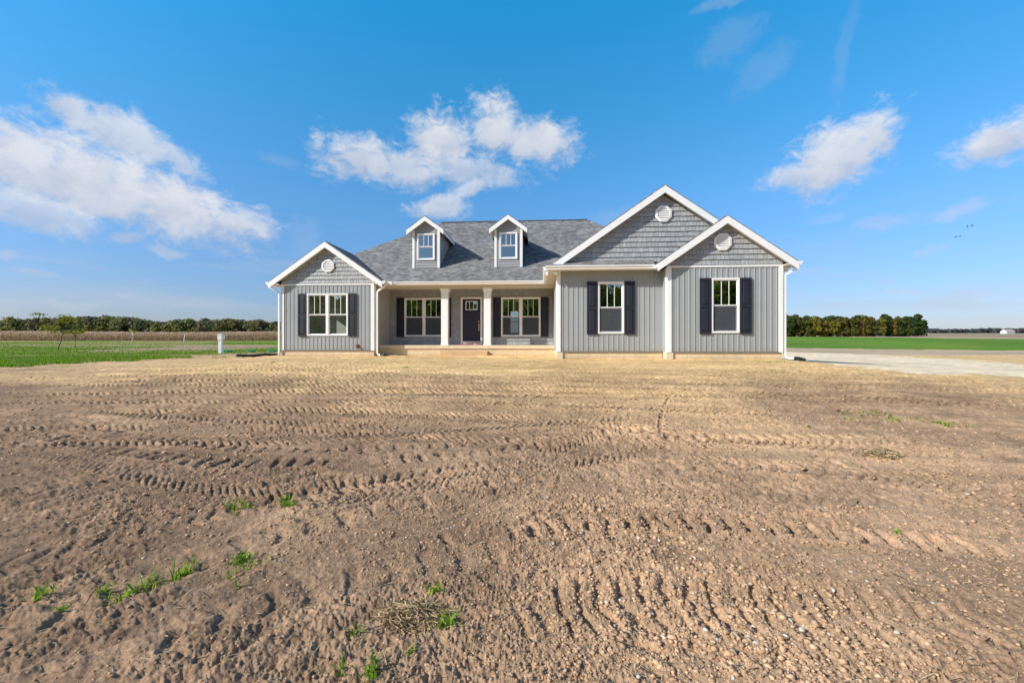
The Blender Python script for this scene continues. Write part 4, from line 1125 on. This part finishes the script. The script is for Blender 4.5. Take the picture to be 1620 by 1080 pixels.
# trees over the lane behind the viewpoint, mirrored in the windows
lm = leaf_mat('roadside_leaves', (.22, .30, .045), (.42, .46, .08), .5, .4)
pt = make_tree('roadside_tree', 13.5, 12.0, .5, 44, 5200, .46, lm, 71, .28); rw = random.Random(9)
for k in range(16):
    o = pt if k == 0 else copy_tree(pt); x = -54 + k * 6.4 + rw.uniform(-1, 1); y = -42 + rw.uniform(-2, 2)
    o.location = (x, y, gz(x, y) - .1); o.rotation_euler = (0, 0, rw.random() * 6); s = rw.uniform(.85, 1.02); o.scale = (s, s, s)
    tag(o, 'leafy green tree mirrored in the window panes of the house', 'tree', 'trees mirrored in the house windows')

# corn
def corn():
    rng = np.random.default_rng(3); rows = 12; us = np.arange(-1.42, -.40, .0017)
    n = len(us) * rows; u = np.tile(us, rows) + rng.normal(size=n) * .0006; v = 131 + np.repeat(np.arange(rows) * .76, len(us)) + rng.normal(size=n) * .06
    x = u * v; X = x * CS - v * SN; Y = x * SN + v * CS; Z = base_z(X, Y)
    H = 2.35 + .25 * rng.normal(size=n) * .6 + .15 * np.sin(X * .07)
    base = np.stack([X, Y, Z], 1); Vs = []; Fs = []; Ts = []; off = 0
    tan = np.array([.84, .64, .45]); dk = np.array([.36, .235, .15])
    def add(a, b, wid, cfac, taper=.6):
        nonlocal off
        d = b - a; side = np.cross(d, rng.normal(size=d.shape)); side /= np.linalg.norm(side, axis=1)[:, None] + 1e-9; side *= wid
        V = np.stack([a - side, a + side, b + side * taper, b - side * taper], 1).reshape(-1, 3)
        Vs.append(V); Fs.append(np.arange(len(V)).reshape(-1, 4) + off); off += len(V)
        mixv = np.clip(rng.random(len(a)) * .7 + cfac, 0, 1)[:, None]; c = dk * (1 - mixv) + tan * mixv
        Ts.append(np.repeat(c, 4, 0))
    top = base + np.stack([rng.normal(size=n) * .08, rng.normal(size=n) * .08, H], 1)
    add(base, top, .025, .1)
    for k in range(7):
        f = .25 + .7 * k / 6 + rng.random(n) * .08; a = base + (top - base) * f[:, None]
        ang = rng.random(n) * 6.28; L = .55 + .3 * rng.random(n); dz = -.25 - .35 * rng.random(n) + (.5 if k > 5 else 0)
        b = a + np.stack([np.cos(ang) * L, np.sin(ang) * L, dz], 1) * .75
        add(a, b, .055, -.25 + .55 * f.mean(), .35)
    add(top - np.array([0, 0, .1]), top + np.stack([rng.normal(size=n) * .05, rng.normal(size=n) * .05, .25 + .1 * rng.random(n)], 1), .05, .35, .6)
    o = np_mesh('corn_crop', np.vstack(Vs), np.vstack(Fs), M['corn'], np.vstack(Ts)); tag(o, 'standing dry tan corn in front of the left wood', 'corn', kind='stuff')
corn()

# grass blades: lawn on the left
def blades(P0, L, W, rng, lean=.6, cols=None):
    n = len(P0); a = rng.random(n) * 6.28; d = np.stack([np.cos(a), np.sin(a), np.zeros(n)], 1); s = np.stack([-np.sin(a), np.cos(a), np.zeros(n)], 1) * W[:, None]
    le = (lean * rng.random(n))[:, None] * L[:, None]
    mid = P0 + d * le * .35 + np.stack([0 * L, 0 * L, L * .6], 1); tip = P0 + d * le + np.stack([0 * L, 0 * L, L * (1 - .3 * lean * rng.random(n))], 1)
    V = np.stack([P0 - s, P0 + s, mid + s * .7, mid - s * .7, tip], 1).reshape(-1, 3); i = np.arange(n)[:, None] * 5
    F = np.vstack([np.hstack([i, i + 1, i + 2]), np.hstack([i, i + 2, i + 3]), np.hstack([i + 3, i + 2, i + 4])])
    return V, F, np.repeat(cols, 5, 0)
def lawn():
    rng = np.random.default_rng(8); n = 240000
    v = np.exp(rng.uniform(math.log(9.5), math.log(118), n)); u = rng.uniform(-1.35, -.5, n); x = u * v
    X = x * CS - v * SN; Y = x * SN + v * CS
    z = zones(X, Y); keep = (z[0] * (1 - z[4] * .85) * (.35 + .9 * (fbm(X * .5, Y * .5, 3, 77))) > rng.random(n))
    st = fbm(X * .05, Y * .22, 4, 51); keep &= ~((st > .48) & (rng.random(n) < .8)); keep &= ~((np.abs(v - 92) < 5) & (rng.random(n) < .7))
    X = X[keep]; Y = Y[keep]; v = v[keep]; m = len(X); Z = full_z(X, Y)
    L = (.05 + .07 * rng.random(m)) * (1 + v / 90); W = .004 + v * .00042
    dry = rng.random(m) < .2
    c = np.where(dry[:, None], np.array([[.44, .35, .16]]), np.array([[.17, .34, .02]])) * (.65 + .7 * rng.random((m, 1)))
    V, F, T = blades(np.stack([X, Y, Z - .005], 1), L, W, rng, .7, c)
    o = np_mesh('lawn_grass', V, F, M['blade'], T); tag(o, 'patchy bright green grass at the left edge of the yard', 'grass', kind='stuff')
lawn()

# weeds and grass tufts on the bare yard, each a thing of its own
TU = [  # x, y, spread, blades, length, label
    (-1.98, 3.37, .07, 60, .09, 'compact bright green grass tuft, rightmost of the pair in mid yard'),
    (-2.36, 3.29, .10, 60, .08, 'sparse wide grass tuft, left neighbour of the compact bright one'),
    (-1.85, 2.55, .09, 60, .11, 'dense bright green tuft between the big left clump and the mid yard pair'),
    (-2.24, 2.30, .15, 64, .11, 'largest sprawling green grass clump in the left foreground'),
    (-2.09, 2.43, .06, 26, .10, 'green tuft at the upper right end of the sprawling left clump'),
    (-2.42, 2.26, .06, 20, .08, 'few short blades just left of the sprawling foreground clump'),
    (-2.71, 2.16, .06, 24, .10, 'leftmost yellow green tuft in the left foreground'),
    (-2.45, 2.08, .03, 10, .08, 'tiny lone sprout below the row of left foreground tufts'),
    (-.75, 1.86, .06, 26, .10, 'bright green tuft at the bottom edge left of centre'),
    (-.83, 1.99, .05, 14, .09, 'thin pale tuft above the bottom edge tuft, left of the straw patch'),
    (-.58, 2.34, .05, 18, .09, 'upright thin tuft just behind the flattened straw patch'),
    (-.46, 2.12, .05, 30, .10, 'green tuft at the right end of the flattened straw patch'),
    (-.60, 1.93, .02, 7, .09, 'three thin yellowish blades below the flattened straw patch'),
    (-.84, 1.79, .03, 9, .10, 'lowest few green blades cut by the bottom edge'),
    (-1.66, 2.31, .03, 7, .06, 'faint tiny sprout below the dense bright green tuft'),
    (-2.17, 2.59, .05, 9, .06, 'thin low sprouts left of the dense bright green tuft'),
    (4.85, 6.91, .28, 70, .08, 'wide low weed patch in the right yard, left of the others'),
    (5.25, 6.75, .18, 44, .07, 'low weed patch next to the wide one in the right yard'),
    (5.63, 6.44, .12, 60, .07, 'dense dark green weed, rightmost in the right yard'),
    (5.45, 6.75, .14, 20, .05, 'sparse weed between the dense dark one and the low patches'),
    (3.62, 6.19, .06, 14, .05, 'small weed right of centre in the mid yard'),
    (2.45, 3.2, .03, 8, .07, 'single thin sprout in the right foreground soil'),
    (-4.48, 8.47, .07, 14, .06, 'small weed far left in front of the left gable'),
    (-3.4, 11.2, .10, 26, .08, 'small dark weed in front of the porch corner'),
    (5.8, 11.26, .22, 50, .06, 'flat weed patch in front of the right gable'),
    (6.72, 13.6, .30, 60, .07, 'low weed strip near the foundation of the right gable'),
    (-11.95, 15.7, .16, 36, .10, 'green weed beside the long black drain pipe'),
    (-7.9, 12.6, .10, 24, .08, 'small weed in the soil in front of the left gable window'),
]
for k, (x, y, sp, n, L, lb) in enumerate(TU):
    rng = np.random.default_rng(200 + k)
    ang = rng.random(n) * 6.28; rr = sp * rng.random(n) ** .7; ck = rng.integers(0, max(1, n // 9), n)
    cx = rng.normal(size=n // 9 + 1) * sp * .75; cy = rng.normal(size=n // 9 + 1) * sp * .55
    px = x + cx[ck] + rr * .6 * np.cos(ang); py = y + cy[ck] + rr * .6 * np.sin(ang); z0 = gz(x, y)
    pz = full_z(px, py) - .004
    c = np.array([[.21, .42, .03]]) * (.5 + .8 * rng.random((n, 1))); yl = rng.random(n) < .25; c[yl] = np.array([.42, .48, .06]) * .9
    far = math.hypot(x, y)
    V, F, T = blades(np.stack([px - x, py - y, pz - z0], 1), L * (.30 + .48 * rng.random(n)), np.full(n, .0026 + far * .0006), rng, 1.9, c)
    o = np_mesh('grass_tuft', V, F, M['blade'], T); o.location = (x, y, z0); tag(o, lb, 'grass tuft', 'green tufts and weeds on the bare yard')
# flattened dry straw clumps
for x, y, sx, sy, n, lb in ((-.64, 2.17, .20, .10, 820, 'flattened patch of dry straw in the centre foreground'), (3.65, 5.02, .18, .12, 760, 'brown dry grass heap in the right mid yard')):
    rng = np.random.default_rng(int(n)); a = rng.random(n) * 6.28; q = rng.random(n) ** .6
    X = sx * q * np.cos(a); Y = sy * q * np.sin(a); z0 = gz(x, y); Z = full_z(X + x, Y + y) - z0 + .035 * (1 - q) * rng.random(n) * (3.6 if n < 800 else 1)
    L = .04 + .08 * rng.random(n); th = rng.random(n) * 6.28; d = np.stack([np.cos(th) * L, np.sin(th) * L, rng.normal(size=n) * .012 + (.012 if n < 800 else .004)], 1) * .5
    s = np.cross(d, rng.normal(size=(n, 3))); s /= np.linalg.norm(s, axis=1)[:, None]; s *= .0016 + .0002 * math.hypot(x, y); c = np.stack([X, Y, Z + .006], 1)
    V = np.stack([c - d - s, c - d + s, c + d + s, c + d - s], 1).reshape(-1, 3)
    T = np.repeat(np.array([[.62, .46, .27]]) * (.4 + .8 * rng.random((n, 1))), 4, 0)
    o = np_mesh('straw_clump', V, np.arange(4 * n).reshape(-1, 4), M['straw'], T); o.location = (x, y, z0); tag(o, lb, 'straw clump', 'dry straw clumps on the yard')

# loose clods, stones and straw bits
def clods():
    rng = np.random.default_rng(14); n = 230000
    t = (1 + 5 ** .5) / 2
    ico = np.array([(-1, t, 0), (1, t, 0), (-1, -t, 0), (1, -t, 0), (0, -1, t), (0, 1, t), (0, -1, -t), (0, 1, -t), (t, 0, -1), (t, 0, 1), (-t, 0, -1), (-t, 0, 1)]) / math.sqrt(1 + t * t)
    fi = np.array([(0, 11, 5), (0, 5, 1), (0, 1, 7), (0, 7, 10), (0, 10, 11), (1, 5, 9), (5, 11, 4), (11, 10, 2), (10, 7, 6), (7, 1, 8), (3, 9, 4), (3, 4, 2), (3, 2, 6), (3, 6, 8), (3, 8, 9), (4, 9, 5), (2, 4, 11), (6, 2, 10), (8, 6, 7), (9, 8, 1)])
    r = np.exp(rng.uniform(math.log(1.5), math.log(15), n)); a = rng.uniform(-.90, .90, n) - TH
    X = r * np.sin(a); Y = r * np.cos(a)
    dens = .25 + .9 * sstep((fbm(X * .8, Y * .8, 3, 15) - .40) / .25)
    hot = np.exp(-(((X - 1.0) / .9) ** 2 + ((Y - 2.2) / .55) ** 2)) + .6 * np.exp(-(((X - .5) / .8) ** 2 + ((Y - 3.2) / .5) ** 2))
    z = zones(X, Y); dens = np.clip(dens * .45 + hot, 0, 1.2) * (1 - z[0]) * (1 - z[2])
    k = rng.random(n) < dens; X = X[k]; Y = Y[k]; r = r[k]; hot = hot[k]; m = len(X)
    S = .0022 + .0022 * rng.pareto(2.3, m) * (1 + .9 * hot); S = np.clip(S, .0020, .010 + .008 * hot) * np.clip(r / 3.2, .8, 1.7)
    Z = full_z(X, Y)
    V = ico[None] * (.42 + 1.0 * rng.random((m, 12, 1))) * S[:, None, None] * np.stack([1 + .5 * rng.random(m), 1 + .3 * rng.random(m), .55 + .3 * rng.random(m)], 1)[:, None]
    th = rng.random(m) * 6.28; c, s = np.cos(th)[:, None], np.sin(th)[:, None]
    V = np.stack([V[..., 0] * c - V[..., 1] * s, V[..., 0] * s + V[..., 1] * c, V[..., 2]], -1) + np.stack([X, Y, Z + S * .2], 1)[:, None]
    F = (fi[None] + (np.arange(m) * 12)[:, None, None]).reshape(-1, 3)
    stone = rng.random(m) < .025
    wt = sstep((Y - 4.5) / 9.)[:, None]
    T = (np.array([[.50, .33, .20]]) * (1 - wt) + np.array([[.70, .47, .225]]) * wt) * (.75 + .5 * rng.random((m, 1)))
    T[stone] = np.array([.58, .50, .41]) * (.8 + .4 * rng.random((stone.sum(), 1)))
    T[(hot > .45) & (rng.random(m) < .5)] *= 1.25
    o = np_mesh('soil_clods', V.reshape(-1, 3), F, M['clod'], np.repeat(T, 12, 0)); tag(o, 'loose clods and small stones on the bare soil', 'soil', kind='stuff')
clods()
def litter():
    rng = np.random.default_rng(15); n = 7000
    r = np.exp(rng.uniform(math.log(1.5), math.log(12), n)); a = rng.uniform(-.9, .9, n) - TH; X = r * np.sin(a); Y = r * np.cos(a)
    z = zones(X, Y); k = (fbm(X * 1.2, Y * 1.2, 3, 81) * 1.3 - .15 > rng.random(n)) & (z[0] < .3) & (z[2] < .3); X = X[k]; Y = Y[k]; r = r[k]; n = len(X)
    L = .012 + .03 * rng.random(n) ** 2; th = rng.random(n) * 6.28; d = np.stack([np.cos(th) * L, np.sin(th) * L, rng.normal(size=n) * .15 * L], 1)
    s = np.stack([-np.sin(th), np.cos(th), rng.normal(size=n) * .3], 1) * (.0009 + .0004 * r)[:, None]; c = np.stack([X, Y, full_z(X, Y) + .006], 1)
    V = np.stack([c - d - s, c - d + s, c + d + s, c + d - s], 1).reshape(-1, 3)
    T = np.repeat(np.where(rng.random((n, 1)) < .72, np.array([[.50, .39, .25]]), np.array([[.13, .085, .055]])) * (.7 + .5 * rng.random((n, 1))), 4, 0)
    o = np_mesh('straw_litter', V, np.arange(4 * n).reshape(-1, 4), M['straw'], T); tag(o, 'scattered straw bits on the bare soil', 'straw', kind='stuff')
litter()

# birds
def bird(x, y, z, rz, flap, label):
    m = MB(); m.tube([(0, -.34, .02), (0, -.24, .03), (0, -.1, .03), (0, .12, .0), (0, .30, .0), (0, .42, .01)], [.02, .06, .09, .10, .05, .07], 8)
    for s in (-1, 1):
        i = len(m.v); m.v += [(s * .05, -.12, .04), (s * .05, .12, .03), (s * .38, -.10, .04 + flap * .30), (s * .38, .12, .03 + flap * .28), (s * .72, .06, .04 + flap * .42), (s * .70, .13, .04 + flap * .40)]
        m.f += [(i, i + 1, i + 3, i + 2), (i + 2, i + 3, i + 5, i + 4)]
    o = m.build('bird', M['bird'], None, (x, y, z), fixn=False); o.rotation_euler = (.1, 0, rz); tag(o, label, 'bird', 'birds flying over the right field')
for (px, py, rz, fl, lb) in ((1512, 375.5, 1.2, .9, 'lowest left bird of the flying group'), (1518.5, 374, 1.4, .3, 'bird just right of the lowest left one'), (1530.5, 359.5, .9, 1.2, 'upper bird left of the topmost one'), (1537.5, 358, 1.1, 1.4, 'topmost right bird of the flying group')):
    v = 150.; x = (px - 810) / 700 * v; bird(x * CS - v * SN, x * SN + v * CS, EYE + (545 - py) / 700 * v, rz, fl, lb)

# ------------------------------------------------------------------ light and sky
SUN_EL = math.radians(31); SUN_AZ = math.radians(180 + 60.5)
to_sun = Vector((math.sin(SUN_AZ) * math.cos(SUN_EL), math.cos(SUN_AZ) * math.cos(SUN_EL), math.sin(SUN_EL)))
sl = bpy.data.lights.new('sun', 'SUN'); sl.energy = 5.0; sl.angle = math.radians(.53); sl.color = (1, .95, .86)
so = bpy.data.objects.new('sun', sl); COL.objects.link(so); so.rotation_euler = (-to_sun).to_track_quat('-Z', 'Y').to_euler(); so.location = to_sun * 50

world_ = bpy.data.worlds.new('World'); scn.world = world_; world_.use_nodes = True
t = NT(world_.node_tree); bg = t.n['Background']
sky = t.node('ShaderNodeTexSky', sky_type='NISHITA'); sky.sun_disc = False; sky.sun_elevation = SUN_EL; sky.sun_rotation = SUN_AZ
sky.air_density = 1.0; sky.dust_density = .6; sky.ozone_density = 2.5
tc = t.node('ShaderNodeTexCoord').outputs['Generated']
dv = t.vmath('NORMALIZE', tc)
sp = t.node('ShaderNodeSeparateXYZ'); t.l.new(dv, sp.inputs[0])
az = t.math('ARCTAN2', sp.outputs[0], sp.outputs[1]); el = t.math('ARCSINE', sp.outputs[2])
cv = t.node('ShaderNodeCombineXYZ'); t.l.new(az, cv.inputs[0]); t.l.new(el, cv.inputs[1]); q = cv.outputs[0]
# cloud field: soft ellipses of vapour (azimuth, elevation, radii, tilt) broken up by fractal noise
CL = [(30, 262, 170, 58, 10, 1), (150, 290, 170, 58, 14, 1), (280, 325, 130, 44, 14, 1), (370, 348, 75, 24, 6, .95), (125, 186, 62, 28, 20, .9), (205, 222, 85, 30, 22, .85), (265, 248, 70, 24, 22, .7), (205, 382, 14, 22, 75, .55), (60, 335, 120, 26, 12, .75),
      (575, 252, 72, 32, 6, .95), (640, 265, 70, 26, 10, .9), (700, 225, 52, 44, 0, 1), (785, 203, 44, 46, 0, 1), (845, 222, 68, 34, 8, 1), (730, 268, 90, 26, 5, .75), (690, 332, 42, 15, -5, .8), (750, 300, 32, 8, -24, .75),
      (1325, 245, 88, 44, -16, 1), (1262, 275, 50, 20, -6, .85), (1385, 222, 42, 34, -10, 1), (1575, 228, 75, 28, -12, 1), (1640, 210, 55, 36, -5, 1),
      (1155, 62, 50, 36, -10, .12), (1205, 112, 50, 22, -25, .12), (1335, 80, 12, 90, 14, .10), (1510, 333, 36, 14, -10, .42), (1395, 348, 48, 11, -6, .32), (1305, 350, 28, 8, 0, .18), (1475, 394, 28, 7, -6, .28),
      (1185, 457, 50, 7, 0, .22), (1395, 443, 22, 7, 0, .25), (1425, 457, 40, 6, 0, .3), (265, 397, 34, 8, 3, .5), (55, 428, 40, 6, 0, .35), (205, 470, 30, 5, 0, .3), (70, 482, 170, 8, 0, .3), (480, 372, 30, 22, -30, .14), (8, 398, 26, 9, 0, .35), (1150, 2, 50, 7, 0, .22), (440, 250, 36, 11, 0, .14), (1000, 350, 100, 16, 0, .12), (1560, 470, 140, 10, 0, .22), (1000, 480, 260, 9, 0, .2)]
w0 = t.node('ShaderNodeTexNoise', noise_dimensions='2D'); t.l.new(q, w0.inputs['Vector']); w0.inputs['Scale'].default_value = 14; w0.inputs['Detail'].default_value = 4
qw0 = t.vmath('ADD', q, t.vmath('SCALE', t.vmath('SUBTRACT', w0.outputs['Color'], (.5, .5, .5)), scale=.06))
nz = t.noise(t.mapping(q, scale=(1, 1.3, 1)), 8.5, 10, .66)
nz2 = t.noise(t.mapping(q, loc=(4.1, 2.2, 0), rot=(0, 0, -.35), scale=(1, 3.2, 1)), 5.0, 7, .6)
nn = t.math('ADD', t.math('MULTIPLY', nz, .75), t.math('MULTIPLY', nz2, .25))
nz3 = t.noise(t.mapping(qw0, rot=(0, 0, -.3), scale=(1, 1.9, 1)), 34, 8, .62)
nb = t.math('ADD', t.math('MULTIPLY', t.math('SUBTRACT', nn, .5), 1.9), t.math('MULTIPLY', t.math('SUBTRACT', nz3, .5), 1.15))
wn = t.node('ShaderNodeTexNoise', noise_dimensions='2D'); t.l.new(q, wn.inputs['Vector']); wn.inputs['Scale'].default_value = 9; wn.inputs['Detail'].default_value = 5
qw = t.vmath('ADD', q, t.vmath('SCALE', t.vmath('SUBTRACT', wn.outputs['Color'], (.5, .5, .5)), scale=.045))
dens = None; low = None
for (px, py, rx, ry, rot, op) in CL:
    def ae(a, b):
        u = (a - 810) / 700; k = (545 - b) / 700; return math.atan(u) - TH, math.atan(k / math.hypot(1, u))
    c = ae(px, py); ax = ae(px + 8, py); ay = ae(px, py - 8); kx = (ax[0] - c[0]) / 8; ky = (ay[1] - c[1]) / 8
    mp = t.mapping(qw, (c[0], c[1], 0), (0, 0, -math.radians(rot)), (rx * kx * 1.25, ry * ky * 1.45, 1), 'TEXTURE')
    ln = t.vmath('LENGTH', mp)
    f = t.ramp(t.math('SUBTRACT', t.math('ADD', nb, 1.0), ln), -.08, .66, 0, op, True)
    sy_ = t.node('ShaderNodeSeparateXYZ'); t.l.new(mp, sy_.inputs[0])
    if op > .6:
        lw_ = t.math('MULTIPLY', f, t.ramp(sy_.outputs[1], -.70, .75, 0, 1, True)); low = lw_ if low is None else t.math('MAXIMUM', low, lw_)
    dens = f if dens is None else t.math('MAXIMUM', dens, f)
# shading: vapour turned to the sun (up and left) is white, the far side lilac grey
nsh = t.noise(t.mapping(q, loc=(.028, -.03, 0), scale=(1, 1.3, 1)), 8.5, 10, .66)
lit = t.ramp(t.math('SUBTRACT', nz, nsh), -.10, .10, 0, 1, True)
cr = t.node('ShaderNodeValToRGB'); t.inp(cr.inputs[0], t.math('DIVIDE', el, PI / 2))
els = cr.color_ramp.elements
for k_, (deg, c_) in enumerate(((2, (.60, .62, .82)), (9, (.58, .78, 1.02)), (17, (.54, 1.0, 1.26)), (27, (.36, 1.24, 1.52)), (38, (.17, 1.48, 1.82)), (58, (.36, .50, .56)))):
    e_ = els[k_] if k_ < 2 else els.new(deg / 90)
    e_.position = deg / 90; e_.color = (c_[0] / 2, c_[1] / 2, c_[2] / 2, 1)
tint_ = t.mix(t.ramp(sp.outputs[1], .05, -.45, 0, 1, True), cr.outputs[0], (.35, .40, .45))   # sky behind the viewpoint toned apart to set the fill light
skc = t.vmath('MULTIPLY', sky.outputs[0], t.vmath('SCALE', tint_, scale=2.0))
lit = t.math('ADD', t.math('MULTIPLY', lit, .38), t.math('MULTIPLY', t.math('DIVIDE', low, t.math('MAXIMUM', dens, .05), clamp=True), .68), clamp=True)
cc = t.mix(lit, (3.55, 3.85, 4.6), (5.55, 5.6, 5.8))
hz_n = t.noise(t.mapping(q, scale=(1, 7, 1)), 3.2, 7, .6)
hz = t.math('MULTIPLY', t.ramp(hz_n, .46, .70, 0, .42, True), t.math('MULTIPLY', t.ramp(el, .30, .06, 0, 1, True), t.ramp(el, .0, .03, 0, 1, True)))
skc = t.mix(hz, skc, (3.7, 3.95, 4.6))
colr = t.mix(t.math('MULTIPLY', dens, .88), skc, cc)
t.l.new(colr, bg.inputs[0]); bg.inputs[1].default_value = .15
